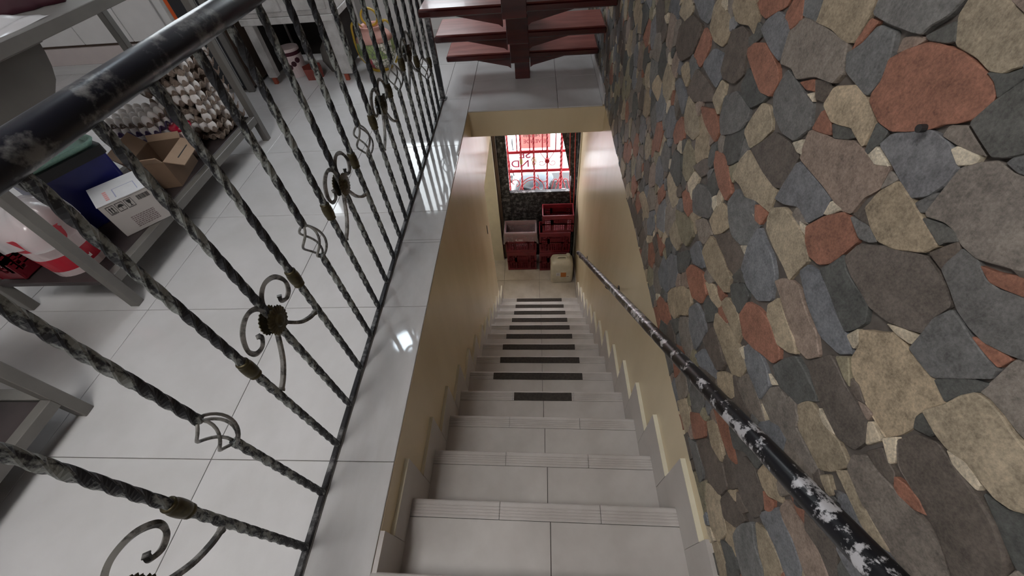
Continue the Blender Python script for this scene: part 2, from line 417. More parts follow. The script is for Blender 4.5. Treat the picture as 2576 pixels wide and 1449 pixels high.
# skirting of landing by the stone wall
bs = MB(); bs.cbox(XR-0.018, XR-0.002, LAND_Y+0.005, YB, 0.0, 0.075, 0.002)
struct(bs.build('baseboard_right', 'floor_tile'), 'white tile skirting below the stone wall on the landing', 'baseboard')
bs = MB(); bs.cbox(-3.0, XL+0.9, YB-0.014, YB, 0.0, 0.08, 0.002)
struct(bs.build('baseboard_back', 'floor_tile'), 'white tile skirting of the back wall', 'baseboard')

# ================================================================== STAIRS
ys = [FRONT_Y, 0.306, 0.530, 0.752, 0.969, 1.191, 1.405, 1.627, 1.842, 2.050, 2.259, 2.472, 2.681, 2.900]
zs = [0.0, -0.213, -0.412, -0.594, -0.776, -0.972, -1.152, -1.348, -1.532, -1.710, -1.892, -2.065, -2.232, -2.402, ZL]
stair = tag(struct(thing('staircase', (0, 0, ZL), 'tiled staircase going down between ochre walls to the street door', 'staircase')), None)
TAPE = {4: (-.154, .155), 5: (-.297, .246), 6: (-.282, .255), 7: (-.291, .250), 8: (-.287, .253), 9: (-.281, .253), 10: (-.277, .251), 11: (-.273, .250), 12: (-.273, .249), 13: (-.275, .243)}
SHX = {0: .0, 1: .017, 2: .013, 3: .007, 4: .003}
def nosing_prof():
    p = [(-.055, -.018), (-.055, 0)]
    for g in (-.046, -.037, -.028, -.019):
        p += [(g-.0022, 0), (g-.0008, -.0022), (g+.0008, -.0022), (g+.0022, 0)]
    for k in range(5):
        a = PI/2*(1-k/4); p.append((-.010+.010*math.cos(a), -.010+.010*math.sin(a)))
    p += [(0, -.018)]
    return p
NP = nosing_prof()
SL, SR = XL-0.008, XR-0.003
for i in range(14):
    run = ys[i]-ys[i-1] if i else 0.0
    rise = zs[i]-zs[i+1]
    dx = SHX.get(i, 0); rz = math.radians(-0.8 if i < 4 else -0.45)
    y0 = -run-0.016
    if i: body = MB().box(SL, SR, y0, -0.022, -rise-0.02, -0.010)
    else: body = MB().box(SL, SR, -0.05, -0.022, -rise-0.02, -0.010)
    st = body.build('step', 'grout', stair, loc=(dx, ys[i], zs[i]-ZL), rot=(0, 0, rz))
    if i:
        for a, b_ in ((SL, 0.004), (0.004, SR)):
            MB().cbox(a+.001, b_-.001, y0, -0.0565, -0.010, 0, 0.0008).build('tread_tile', 'stair_tile', st)
    for a, b_ in ((SL, -0.163), (-0.163, 0.166), (0.166, SR)):  # ends run in behind the skirting
        MB().prism(NP, a+.0008, b_-.0008).build('nosing_tile', 'stair_tile', st)
    for a, b_ in ((SL, 0.004), (0.004, SR)):
        MB().cbox(a+.001, b_-.001, -0.022, -0.012, -rise, -0.018, 0.0008).build('riser_tile', 'stair_tile', st)
    if i in TAPE:
        a, b_ = TAPE[i]
        e = [(a, -.056), (b_, -.056)]
        n = 9; pts = [(a+(b_-a)*k/n, -.056+rnd.uniform(0, .0012)) for k in range(n+1)]+[(b_-(b_-a)*k/n, -.010-rnd.uniform(0, .0016)) for k in range(n+1)]
        tag(MB().prism(pts, 0.0004, 0.0018, 'z').build('grip_tape', 'tape_black', st), 'black anti-slip tape strip')
for side in (0, 1):
    x0, x1 = (XL, XL+0.013) if side == 0 else (XR-0.015, XR)
    hh = 0.112 if side == 0 else 0.150
    MB().prism([(0.03, zs[1]), (0.183, zs[1]), (0.183, -.003), (0.03, -.003)], x0, x1).build('skirting_tile', 'skirting_tile', stair, loc=(0, 0, -ZL))
    for i in range(1, 14):
        ya, yb = ys[i-1]+.100+.001, ys[i]+.100-.001
        zt = zs[i]+hh+(.004*math.sin(i*2.3))
        zb = zs[i+1]
        if i == 13: yb = ys[i]+0.1
        poly = [(ya, zs[i]+.001), (ys[i]-.012, zs[i]+.001), (ys[i]-.012, zb+.001), (yb, zb+.001), (yb, zt), (ya, zt)]
        MB().prism(poly, x0, x1).build('skirting_tile', 'skirting_tile', stair, loc=(0, 0, -ZL))
        MB().box(x0, x1-0.0005 if side == 0 else x1, ya, yb, zt, zt+.004).build('skirting_ledge', 'cream_paint', stair, loc=(0, 0, -ZL))  # ochre ledge coloured cream, the light on its top is painted in
bs = MB(); bs.box(XR-.012, XR, ys[13]+.10, 3.69, ZL, ZL+.09)
struct(bs.build('baseboard_right_lower', 'skirting_tile'), 'grey tile skirting at the foot of the right stairwell wall', 'baseboard')

# ================================================================== STONE WALL
STONES = """
r 545,1040 529,1056 507,1071 489,1075 459,1078 429,1075 410,1072 398,1064 394,1055 399,1040 411,1029 424,1021 434,1010 456,995 478,983 504,981 536,992 540,1001 537,1018
t 493,1101 494,1121 455,1131 436,1120 417,1119 388,1095 401,1086 407,1079 420,1076 442,1080 473,1080
g 614,1068 618,1088 495,1119 501,1099 516,1084 520,1075 536,1072 577,1068
t 725,1032 732,1058 625,1086 619,1066 621,1032 638,1026 682,1029 724,1025
m 791,995 761,1021 731,1025 682,1026 631,1027 625,1015 610,996 616,980 666,969 708,947 737,953 779,945
g 593,1061 560,1064 549,1046 540,1031 540,1015 546,994 608,1000 624,1017 605,1036
r 614,1062 598,1063 608,1036 618,1023 619,1036
t 613,950 611,978 573,996 543,992 509,980 502,947 528,951 539,954 564,945 580,941
b 482,962 476,979 440,1007 422,1010 402,1010 375,1000 373,980 379,960 395,945 424,951 447,956
p 610,880 616,908 582,920 558,925 521,944 493,945 472,942 446,953 441,934 439,925 451,903 452,875 472,865 522,867 603,864
g 761,898 751,945 710,944 672,938 644,938 618,909 641,874 685,865 735,875
r 914,921 898,936 856,950 822,945 779,937 757,920 764,892 803,883 853,895 909,911
d 398,1036 393,1060 381,1088 330,1045 344,1031 355,1025 376,1030
m 415,1012 416,1023 400,1031 387,1027 362,1021 373,1017 393,1014
w 395,1008 392,1013 365,1018 364,1010 377,1001
w 486,945 482,959 448,953 467,943
g 340,1028 339,1034 330,1043 314,1030 326,1027
m 367,948 372,1001 362,1013 349,1024 339,1024 328,1024 311,1029 252,978 259,970 285,955 293,951 312,950 329,955 343,954 363,945
p 543,1047 547,1062 527,1071 512,1072 525,1058
d 515,1075 490,1097 476,1083 482,1079 507,1073
d 419,1075 402,1080 388,1093 383,1089 392,1063 406,1072
r 701,945 667,965 652,952 677,944
w 665,942 652,950 643,940
n 663,966 634,976 619,973 618,951 641,946
r 612,912 610,944 583,941 568,927 587,919
d 578,939 547,954 523,949 536,938 560,926
d 496,945 507,978 483,979 483,963 488,944
b 895,962 882,983 855,1002 821,1003 791,997 788,969 789,944 830,947 865,954
w 641,871 620,889 603,872 618,868
n 755,791 731,819 707,854 650,866 610,865 611,827 608,803 629,788 686,785
b 605,860 552,863 499,864 492,841 512,805 548,809 584,786 611,777 610,804
t 781,706 779,752 765,783 730,783 686,785 656,784 620,788 616,764 609,746 665,730 703,710 735,714
t 603,738 606,759 578,784 548,787 520,788 483,782 464,768 469,741 473,709 499,713 549,714 589,720
r 507,803 489,838 463,868 446,870 431,863 413,859 419,832 425,802 440,783 465,776 490,786
w 529,795 506,798 493,789 518,787
w 493,840 495,863 469,868 484,845
t 437,897 435,924 422,950 391,946 367,941 347,937 329,932 334,917 365,892 389,882 411,886 425,892
g 449,872 422,881 410,884 392,879 399,870 415,862
n 450,876 437,894 418,889 415,885 433,878
n 412,828 409,857 375,886 361,894 333,913 317,913 296,910 272,900 273,878 267,855 281,842 303,826 333,816 361,819 385,820
d 433,781 424,801 416,830 398,818 376,816 347,816 335,814 322,797 325,777 332,760 355,763 387,772
b 467,738 460,762 433,773 398,774 369,768 345,761 303,748 316,725 358,708 414,717
g 308,918 311,936 309,947 290,950 273,943 256,945 239,956 229,958 190,924 205,913 224,903 243,901 264,903 285,911
r 284,948 270,954 250,969 238,957 254,949 267,944
d 365,941 342,951 325,955 317,950 327,940 329,934
n 330,920 323,937 317,950 310,944 310,929 308,918
g 385,946 374,968 370,971 368,947 372,943
m 438,927 443,949 425,950 432,935
g 261,832 265,853 271,879 267,899 253,899 237,896 217,895 199,894 195,886 204,869 222,834 243,832
r 235,896 229,903 215,908 201,911 201,897 210,896
d 220,833 214,851 203,868 192,879 190,866 195,849 196,829 210,831
t 320,781 310,796 300,807 288,824 266,827 246,830 226,832 199,830 196,827 200,802 201,785 191,772 190,752 195,724 212,722 244,723 284,729 300,743 305,767
w 301,824 284,838 267,848 265,835 283,827
w 327,758 322,781 308,769 307,756
n 338,662 329,691 322,712 301,712 277,709 255,710 231,712 221,712 201,692 199,665 223,644 258,645 289,647 318,655
o 315,720 302,741 284,727 270,715 283,714
n 277,725 265,729 242,722 252,714 266,713
p 248,714 238,721 226,724 222,713 233,712
w 219,714 216,721 194,718 197,691
w 194,723 188,744 166,722 167,713 182,718
t 300,589 290,622 267,628 248,628 220,642 199,641 184,639 190,593 200,569 231,566 269,561
w 272,634 255,638 228,641 246,626 260,626
t 199,798 194,825 194,848 190,864 180,869 163,871 147,869 126,870 87,837 94,823 105,815 122,812 140,810 156,799 174,796
m 190,867 195,891 199,909 198,932 131,875 147,872 165,872 179,871
w 155,797 147,804 135,810 119,808 116,802 130,797 142,794
n 185,742 181,773 165,792 140,794 109,798 87,797 60,787 39,767 42,713 86,726 114,727 160,723
m 183,637 194,661 186,682 170,684 141,698 102,715 81,720 42,705 45,652 75,642 106,632 140,632
n 190,686 186,714 171,711 156,712 146,701 162,690
r 152,709 141,719 123,727 108,725 115,713 134,700 143,700
t 187,609 180,632 146,635 118,636 82,641 92,626 114,613 140,612
t 191,566 187,587 173,582 161,579 162,565
d 198,783 198,796 175,793 175,785 189,772
d 112,804 97,813 87,835 42,796 52,787 87,797
r 531,527 530,574 494,600 460,611 424,608 395,606 382,592 388,569 419,549 445,528 484,508
t 480,629 468,665 447,660 417,655 386,653 365,642 376,627 406,606 439,612 467,612
p 500,674 489,695 467,714 447,722 422,712 387,705 367,707 334,687 346,658 369,649 393,649 429,657 469,669
t 588,401 605,434 559,457 512,474 480,479 452,480 431,483 427,438 450,404 486,400 533,402
w 476,476 470,496 438,486 454,476
t 603,481 596,506 554,525 525,519 495,508 488,479 517,478 555,476 584,472
n 599,318 590,394 540,401 498,395 482,396 479,370 495,343 554,326
b 596,242 581,302 545,336 494,343 480,322 515,291 557,250
t 490,339 478,369 446,408 424,402 402,393 408,367 462,323
m 428,426 419,469 391,480 361,476 336,476 317,469 321,452 361,423 396,417
b 470,486 461,519 423,542 391,544 362,532 357,500 356,482 391,480 420,476 446,481
d 383,566 377,602 363,640 330,644 295,644 282,637 295,613 299,588 319,578 344,561 364,560
m 354,483 358,527 348,554 325,561 282,555 234,560 194,568 196,551 245,526 291,504 309,485
w 349,477 333,483 312,487 317,469
w 381,541 367,546 353,550 360,537
r 934,54 923,101 879,131 829,135 791,131 800,91 884,27
t 882,159 872,206 797,307 751,337 719,320 714,268 756,216 768,170 819,142
r 818,356 803,396 727,443 694,433 670,426 670,383 728,339 782,343
t 777,475 769,538 742,549 692,553 657,552 616,552 602,511 671,485 714,470
n 750,556 696,617 666,618 635,630 603,630 603,596 609,567 642,554 680,558 720,554
g 756,656 744,701 712,705 666,730 646,712 614,711 620,677 617,651 646,627 686,615 722,629
b 616,656 611,708 575,702 540,701 507,686 479,643 508,606 557,592 600,599
r 658,725 646,734 609,743 614,711 635,705
t 803,560 798,599 781,633 749,642 711,619 731,580 757,553
r 896,677 899,698 850,718 802,704 754,682 762,653 820,651 871,664
w 637,632 617,651 606,632
w 663,704 648,711 641,702
d 607,537 576,584 538,587 528,547 537,523 579,520
r 652,484 602,503 607,476 630,473
t 703,437 664,470 622,466 603,473 604,449 649,430
r 606,451 595,474 567,472 554,460 596,442
d 676,387 666,427 611,439 596,409 621,368
b 721,298 697,355 641,366 604,352 601,310 605,250 675,257
m 749,209 712,266 661,256 626,246 604,215 654,175 718,181
t 1170,925 1155,945 1095,937 1057,940 1027,912 1034,890 1051,875 1106,868 1156,878
n 1017,875 1024,918 977,941 942,940 920,921 913,896 901,873 927,844 985,831 1011,840
t 1012,940 1052,956 1050,974 966,996 921,977 916,962 914,947 948,952 986,942
r 947,990 935,1005 831,1032 835,1015 862,999 894,979 918,980
r 1216,795 1203,835 1190,872 1139,871 1124,849 1134,812 1152,789
b 1134,812 1094,857 1026,868 1009,845 1002,824 1017,796 1077,797 1131,800
t 1010,773 989,827 961,829 951,801 951,761
g 937,761 949,807 901,841 851,841 817,841 809,822 820,795 851,769 900,739
t 809,798 800,832 783,871 757,878 728,865 716,852 736,818 763,787
d 895,855 889,893 849,892 807,881 774,888 781,874 819,843 865,841
n 1196,708 1168,782 1087,788 1018,788 1000,772 1086,729 1132,707
r 1063,728 978,761 945,756 914,740 914,711 969,709 1013,712
t 1162,653 1170,708 1112,710 1054,700 1020,674 1046,640 1117,624
r 1220,558 1219,600 1187,637 1135,634 1119,601 1178,548
t 1306,727 1267,761 1218,763 1195,748 1212,711 1272,716
t 1456,632 1436,696 1349,691 1319,649 1346,597 1418,597
t 1568,569 1520,621 1451,620 1437,588 1450,555 1551,553
p 1515,721 1529,813 1445,822 1431,766 1433,724
b 1318,677 1290,706 1214,700 1175,689 1180,644 1253,659
n 1391,758 1400,807 1308,867 1210,871 1207,839 1227,793 1306,746 1346,744
t 1428,833 1420,876 1341,897 1315,873 1347,834
b 1331,899 1191,936 1162,909 1181,882 1239,877
t 1432,159 1385,217 1273,227 1239,195 1290,151
r 1217,338 1185,398 1135,385 1171,314
t 1171,427 1160,472 1063,470 1019,444 1048,399 1116,400
r 1018,483 997,514 948,528 910,500 922,470 966,461
g 948,540 926,584 870,611 824,606 807,563 861,525 907,502
n 993,592 948,644 924,660 894,641 925,603
t 1016,323 1003,387 947,391 908,382 916,335 975,317
o 1021,417 950,459 884,482 851,462 865,405 913,386 990,389
b 1004,139 1005,231 935,233 882,168 951,127
r 1127,216 1063,249 1018,260 1026,197 1072,202
m 879,494 834,541 768,546 783,494 813,481
b 841,420 818,476 770,473 735,451 799,404
d 911,331 857,399 822,403 816,349 858,296
r 489,97 458,163 425,184 395,157 417,77
t 421,196 408,246 367,247 317,238 314,218 363,186
r 432,263 383,315 337,299 289,287 307,263 357,257
n 411,84 389,167 342,196 308,221 256,210 253,154 296,104 360,86
t 303,74 278,129 250,142 203,136 178,131 168,50 207,25 264,33
g 168,164 182,215 175,286 136,264 98,268 75,254 81,155 131,154
t 173,297 152,333 127,339 101,348 70,331 75,259 127,269
b 184,320 181,370 178,410 156,407 126,414 91,414 66,401 69,350 126,344 159,328
p 176,409 184,446 153,460 136,471 103,486 61,479 65,413 124,417 156,407
r 188,459 174,483 157,489 140,472 158,460
t 250,372 256,419 235,435 208,432 180,428 202,383 222,372
n 283,290 291,341 261,368 229,365 199,369 180,322 181,291 215,267 254,264
n 246,148 252,206 218,232 182,258 178,196 207,140
d 365,316 331,363 286,404 258,409 254,375 297,347 320,300
t 561,11 537,93 493,95 451,62 455,19 502,18
g 440,32 406,79 347,86 317,69 311,30 377,28
d 173,73 149,139 109,142 101,96 117,77
t 172,24 169,61 115,75 92,63 95,13
n 156,493 135,514 107,543 63,504 64,488 101,488 133,472
"""
PAL = {'r': (0.31, 0.145, 0.098), 't': (0.40, 0.325, 0.23), 'g': (0.17, 0.168, 0.163), 'b': (0.20, 0.203, 0.215), 'n': (0.142, 0.118, 0.100),
       'm': (0.240, 0.207, 0.178), 'd': (0.112, 0.112, 0.104), 'w': (0.56, 0.485, 0.37), 'p': (0.30, 0.23, 0.188), 'o': (0.27, 0.238, 0.165)}
wall_r = tag(struct(MB().box(XR, XR+0.12, -1.8, YB, 0.0, 2.65).build('wall_right', 'mortar')), 'wall clad in irregular multicoloured flagstones above the stairs', 'wall')
hole_c = (0.432, 1.012)
polys = []
for ln in STONES.strip().splitlines():
    q = ln.split(); pts = [tuple(float(v)/1000 for v in c.split(',')) for c in q[1:]]
    polys.append((q[0], pts))
def parea(p): return 0.5*sum(p[i][0]*p[(i+1) % len(p)][1]-p[(i+1) % len(p)][0]*p[i][1] for i in range(len(p)))
def chaikin(p, t=0.2):
    o = []
    for i in range(len(p)):
        a, b_ = p[i], p[(i+1) % len(p)]
        o += [(a[0]+(b_[0]-a[0])*t, a[1]+(b_[1]-a[1])*t), (a[0]+(b_[0]-a[0])*(1-t), a[1]+(b_[1]-a[1])*(1-t))]
    return o
def inset(p, d):
    n = len(p); o = []
    for i in range(n):
        a, b_, c = Vector(p[i-1]), Vector(p[i]), Vector(p[(i+1) % n])
        e1 = (b_-a); e2 = (c-b_)
        if e1.length < 1e-7 or e2.length < 1e-7: o.append(tuple(b_)); continue
        n1 = Vector((-e1.y, e1.x)).normalized(); n2 = Vector((-e2.y, e2.x)).normalized()
        m_ = n1+n2
        if m_.length < 1e-3: o.append(tuple(b_)); continue
        m_.normalize(); k = d/max(0.5, m_.dot(n1)); o.append(tuple(b_+m_*k))
    return o
# grid of what the charted stones already cover
CELL = 0.004; Y0g, Z0g = -0.1, -0.05; NYg, NZg = 1100, 340
occ = np.zeros((NYg, NZg), bool)
gyv = Y0g+(np.arange(NYg)+.5)*CELL; gzv = Z0g+(np.arange(NZg)+.5)*CELL
for c, p in polys:
    a = np.array(p); i0, i1 = np.searchsorted(gyv, [a[:, 0].min()-.006, a[:, 0].max()+.006]); j0, j1 = np.searchsorted(gzv, [a[:, 1].min()-.006, a[:, 1].max()+.006])
    if i1 <= i0 or j1 <= j0: continue
    Yg, Zg = np.meshgrid(gyv[i0:i1], gzv[j0:j1], indexing='ij'); ins = np.zeros(Yg.shape, bool)
    for k in range(len(a)):
        y1_, z1_ = a[k]; y2_, z2_ = a[(k+1) % len(a)]
        cond = ((z1_ > Zg) != (z2_ > Zg))
        with np.errstate(divide='ignore', invalid='ignore'):
            xx = (y2_-y1_)*(Zg-z1_)/(z2_-z1_+1e-12)+y1_
        ins ^= cond & (Yg < xx)
    occ[i0:i1, j0:j1] |= ins
def covered(y, z):
    i = int((y-Y0g)/CELL); j = int((z-Z0g)/CELL)
    return 0 <= i < NYg and 0 <= j < NZg and occ[i, j]
from collections import defaultdict
def near_covered(y, z, r):
    return any(covered(y+r*math.cos(a), z+r*math.sin(a)) for a in (0, 1.05, 2.1, 3.14, 4.19, 5.24))
seeds = []; grid = defaultdict(list)
def try_seed(y, z, r):
    gi, gj = int(y/0.08), int(z/0.08)
    for di in (-1, 0, 1):
        for dj in (-1, 0, 1):
            for (sy, sz, sr) in grid[gi+di, gj+dj]:
                if (sy-y)**2+(sz-z)**2 < (0.5*(sr+r))**2: return
    seeds.append((y, z, r)); grid[gi, gj].append((y, z, r))
for R0, tries in ((0.078, 16000), (0.058, 16000), (0.040, 20000), (0.024, 30000)):
    for _ in range(tries):
        y = rnd.uniform(-1.78, 3.88); z = rnd.uniform(0.004, 2.63)
        if R0 < 0.05 and not (-0.1 < y < 3.4 and z < 1.3): 
            if R0 < 0.03 or rnd.random() < .6: continue
        if covered(y, z): continue
        if near_covered(y, z, R0*0.42): continue
        try_seed(y, z, R0)
kd = kdtree.KDTree(len(seeds))
for i, s_ in enumerate(seeds): kd.insert((s_[0], s_[1], 0), i)
kd.balance()
fill = []
for i, (y, z, r) in enumerate(seeds):
    nb = [(seeds[j][0]-y, seeds[j][1]-z, seeds[j][2]) for (_, j, d) in kd.find_n((y, z, 0), 12) if j != i]
    q = [(-r, -r), (r, -r), (r, r), (-r, r)]
    for dy, dz, rr in nb:                       # exact cell: cut by every neighbour's bisector
        d2 = dy*dy+dz*dz; k_ = d2*min(0.8, max(0.2, 0.5+0.5*(r*r-rr*rr)/d2)); o2 = []
        for e in range(len(q)):
            A_, B_ = q[e], q[(e+1) % len(q)]
            fa = A_[0]*dy+A_[1]*dz-k_; fb = B_[0]*dy+B_[1]*dz-k_
            if fa <= 0: o2.append(A_)
            if (fa < 0) != (fb < 0) and abs(fa-fb) > 1e-12:
                u_ = fa/(fa-fb); o2.append((A_[0]+(B_[0]-A_[0])*u_, A_[1]+(B_[1]-A_[1])*u_))
        q = o2
        if len(q) < 3: break
    if len(q) < 3: continue
    fine = []
    for e in range(len(q)):
        A_, B_ = q[e], q[(e+1) % len(q)]; m_ = max(1, int(math.hypot(B_[0]-A_[0], B_[1]-A_[1])/0.016))
        for u_ in range(m_):
            jx = 0 if u_ == 0 else rnd.uniform(-.0016, .0016)
            fine.append((A_[0]+(B_[0]-A_[0])*u_/m_+jx, A_[1]+(B_[1]-A_[1])*u_/m_+jx))
    pts = []
    for dy, dz in fine:
        t = math.hypot(dy, dz)
        if t < 1e-5: continue
        ca, sa = dy/t, dz/t; s_ = 0.003
        while s_ < t and not covered(y+ca*s_, z+sa*s_): s_ += 0.003
        t = min(t, s_)
        pts.append((y+ca*t, max(0.003, z+sa*t)))
    if len(pts) < 3: continue
    if parea(pts) > 0.00006: fill.append((rnd.choice('ggbbnnnmmmttrddpo' if r > .05 else 'ggdnmrwwtpbo'), pts))
def pxarea(p):
    q = []
    for y, z in p:
        v = Vector((0.428, y, z))-CAMPOS; d = v.dot(F_)
        if d < 0.03: return 0
        u, w_ = 1288+FPX*v.dot(R_)/d, 724.5+FPX*v.dot(D_)/d
        q.append((u, w_))
    cx = sum(a for a, b_ in q)/len(q); cy = sum(b_ for a, b_ in q)/len(q)
    if not (-60 < cx < 2640 and -60 < cy < 1510): return 0
    return abs(parea(q))
allst = [(c, p, True) for c, p in polys]+[(c, p, False) for c, p in fill]
allst.sort(key=lambda s_: -pxarea(s_[1]))
def stone_geo(c, p, big):
    p = inset(p, -0.0009 if big else 0.0004)
    if parea(p) < 3e-5: return None
    q = chaikin(p, 0.10)
    h = rnd.uniform(0.0045, 0.0085)
    top = inset(q, 0.0011)
    n = len(q); vs = []
    for y, z in q: vs.append((XR, y, z))
    for y, z in q: vs.append((XR-h+0.0014, y, z))
    tilt = (rnd.uniform(-.03, .03), rnd.uniform(-.03, .03)); cy = sum(a for a, _ in q)/n; cz = sum(b_ for _, b_ in q)/n
    for y, z in top: vs.append((XR-h+tilt[0]*(y-cy)+tilt[1]*(z-cz), y, z))
    vs.append((XR-h-0.0006, cy, cz))
    fs = []
    for i in range(n):
        j = (i+1) % n
        fs += [(i, n+i, n+j, j), (n+i, 2*n+i, 2*n+j, n+j), (2*n+i, 3*n, 2*n+j)]
    base = PAL[c]; k = rnd.uniform(0.86, 1.14); s_ = rnd.uniform(-.025, .025)
    col = (max(.02, base[0]*k*(1+s_)), base[1]*k, max(.02, base[2]*k*(1-s_)), 1.0)
    return vs, fs, col
def stone_mesh(vs, fs, cols, smooth=False):
    me = bpy.data.meshes.new('stone'); me.from_pydata(vs, [], fs); me.update(); me.materials.append(MATS['stone'])
    ca = me.color_attributes.new('mineral', 'FLOAT_COLOR', 'CORNER')
    ca.data.foreach_set('color', np.array(cols, 'f').ravel())
    return me
rest_v, rest_f, rest_c = [], [], []
npart = 0
for c, p, big in allst:
    g_ = stone_geo(c, p, big)
    if g_ is None: continue
    vs, fs, col = g_
    nl = sum(len(f) for f in fs)
    if npart < 300:
        cy, cz = sum(v[1] for v in vs)/len(vs), sum(v[2] for v in vs)/len(vs)
        put('stone', stone_mesh(vs, fs, [col]*nl), wall_r); npart += 1
    else:
        o_ = len(rest_v); rest_v += vs; rest_f += [tuple(i+o_ for i in f) for f in fs]; rest_c += [col]*nl
o = put('stones_rest', stone_mesh(rest_v, rest_f, rest_c), wall_r); tag(o, 'smaller and farther flagstones of the same wall', None, None, 'stuff')
MB().lathe([(0.0045, -0.020), (0.0045, -0.0135), (0.0, -0.0135)], n=12, axis='x').build('plug_hole', 'print_black', wall_r, loc=(XR, hole_c[0], hole_c[1]))
# ================================================================== BALUSTRADE
RX = -0.650; RZ = 1.033
rail = thing('balustrade', (RX, 0, 0), 'wrought iron balustrade of twisted bars with flower scrolls along the stairwell', 'railing')
Y_A, Y_E = -1.65, 2.765
MB().tube([(0, Y_A, RZ), (0, 0.5, RZ), (0, Y_E, RZ)], 0.0255, 20).build('top_rail', 'iron_pipe', rail, smooth=True)
MB().cbox(-0.008, 0.008, Y_A, Y_E, 0.0005, 0.0135, 0.0015).build('bottom_rail', 'iron_rail', rail)
pm = MB(); pm.cbox(-0.016, 0.016, Y_E-0.012, Y_E+0.020, 0.0, RZ-0.02, 0.003); pm.cbox(-0.026, 0.026, Y_E-0.022, Y_E+0.030, 0, 0.006, 0.002)
tag(pm.build('post', 'iron_rail', rail), 'square black end post')
def twisted(z0, z1, s=0.0076, per=0.165, ph=0.0):
    m = MB(); n = max(2, int((z1-z0)/0.0085)); vs = []; fs = []
    for i in range(n+1):
        z = z0+(z1-z0)*i/n; a0 = 2*PI*z/per+ph
        for k in range(4):
            for e in (-0.16, 0.16):
                a = a0+PI/2*k+PI/4+e; vs.append((s*1.36*math.cos(a), s*1.36*math.sin(a), z))
    for i in range(n):
        for k in range(8): fs.append((i*8+k, i*8+(k+1) % 8, (i+1)*8+(k+1) % 8, (i+1)*8+k))
    fs += [tuple(range(8))[::-1], tuple(n*8+k for k in range(8))]
    return m.add(vs, fs)
CZ = 0.505
ME = {}
ME['bar'] = twisted(0.013, RZ-0.02).mesh('baluster', 'iron_baluster')
m = twisted(0.013, CZ-0.056); t = twisted(CZ+0.056, RZ-0.02); m.add(t.v, t.f); ME['cagebar'] = m.mesh('baluster', 'iron_baluster')
m = twisted(0.013, CZ-0.056-.183); t = twisted(CZ+0.056-.183, RZ-0.02); m.add(t.v, t.f); ME['cagebar_low'] = m.mesh('baluster', 'iron_baluster')
m = MB()
prof = []
for h, r in ((-.029, .0115), (-.027, .0140), (-.022, .0140), (-.020, .0125), (-.016, .0150), (-.006, .0158), (.006, .0158), (.016, .0150), (.020, .0125), (.022, .0140), (.027, .0140), (.029, .0115)):
    prof.append((r, h))
ME['collar'] = m.lathe(prof, (0, 0, CZ), 16).mesh('collar', 'bronze', True)
ME['rod'] = []
for k in range(4):
    pts = []
    for i in range(15):
        t = i/14; r = 0.006+0.027*math.sin(PI*t)**0.8; a = PI/2*k+PI*0.75*t; pts.append((r*math.cos(a), r*math.sin(a), CZ-0.058+0.116*t))
    ME['rod'].append(MB().tube(pts, 0.0036, 6).mesh('cage_rod', 'iron_scroll', True))
def scroll_mesh(pts, r0, r1):
    c = catmull([(0, a, b_) for a, b_ in pts], 7); n = len(c)
    rr = [r0+(r1-r0)*i/(n-1) for i in range(n)]
    rr[-1] *= 1.25; rr[-2] *= 1.25
    return MB().tube([(p.x, p.y, p.z+CZ) for p in c], rr, 4, square=True).mesh('scroll', 'iron_scroll')
UP = [(0.006, 0.004), (0.004, 0.042), (0.018, 0.068), (0.048, 0.079), (0.083, 0.064), (0.103, 0.030), (0.096, 0.002), (0.073, -0.007), (0.056, 0.006), (0.060, 0.020)]
DN = [(0.004, -0.010), (0.028, -0.050), (0.058, -0.092), (0.092, -0.120), (0.122, -0.134)]
ME['scroll'] = []
for s in (1, -1):
    ME['scroll'].append(scroll_mesh([(a*s, b_) for a, b_ in UP], 0.0068, 0.0062))
    ME['scroll'].append(scroll_mesh([(a*s, b_) for a, b_ in DN], 0.0062, 0.0068))
m = MB()
for sx in (-1, 1):
    vs = []; N = 44
    for r, h, sc_ in ((0.036, 0.010, 0.0022), (0.034, 0.014, 0.002), (0.026, 0.0155, 0.0015), (0.017, 0.0165, 0.0), (0.014, 0.021, 0.0), (0.006, 0.0235, 0.0)):
        for k in range(N):
            a = 2*PI*k/N; q = r+sc_*(1 if k % 2 else -1); vs.append((sx*h, q*math.cos(a), q*math.sin(a)+CZ))
    fs = [(i*N+k, i*N+(k+1) % N, (i+1)*N+(k+1) % N, (i+1)*N+k) for i in range(5) for k in range(N)]
    fs += [tuple(range(N)), tuple(5*N+k for k in range(N))]
    m.add(vs, fs)
ME['flower'] = m.mesh('rosette', 'bronze')
for n in range(-11, 20):
    y = 0.1365*n+(0.004 if n % 3 == 0 else 0)
    kind = n % 4
    dz = {17: -.09, 18: -.183, 19: -.20}.get(n, 0.0)      # ornaments hang lower on the last bars
    b_ = put('baluster', ME['cagebar_low'] if n == 18 else ME['cagebar'] if kind == 2 else ME['bar'], rail, (0, y, 0))
    b_.rotation_euler.z = rnd.uniform(0, 1.5)
    if kind == 2:
        for k in range(4): put('cage_rod', ME['rod'][k], b_, (0, 0, dz))
    elif kind == 0:
        b_.rotation_euler.z = 0
        tag(put('rosette', ME['flower'], b_), 'bronze rosette')
        for k in range(4): put('scroll', ME['scroll'][k], b_)
    else:
        tag(put('collar', ME['collar'], b_, (0, 0, dz)), 'bronze collar')
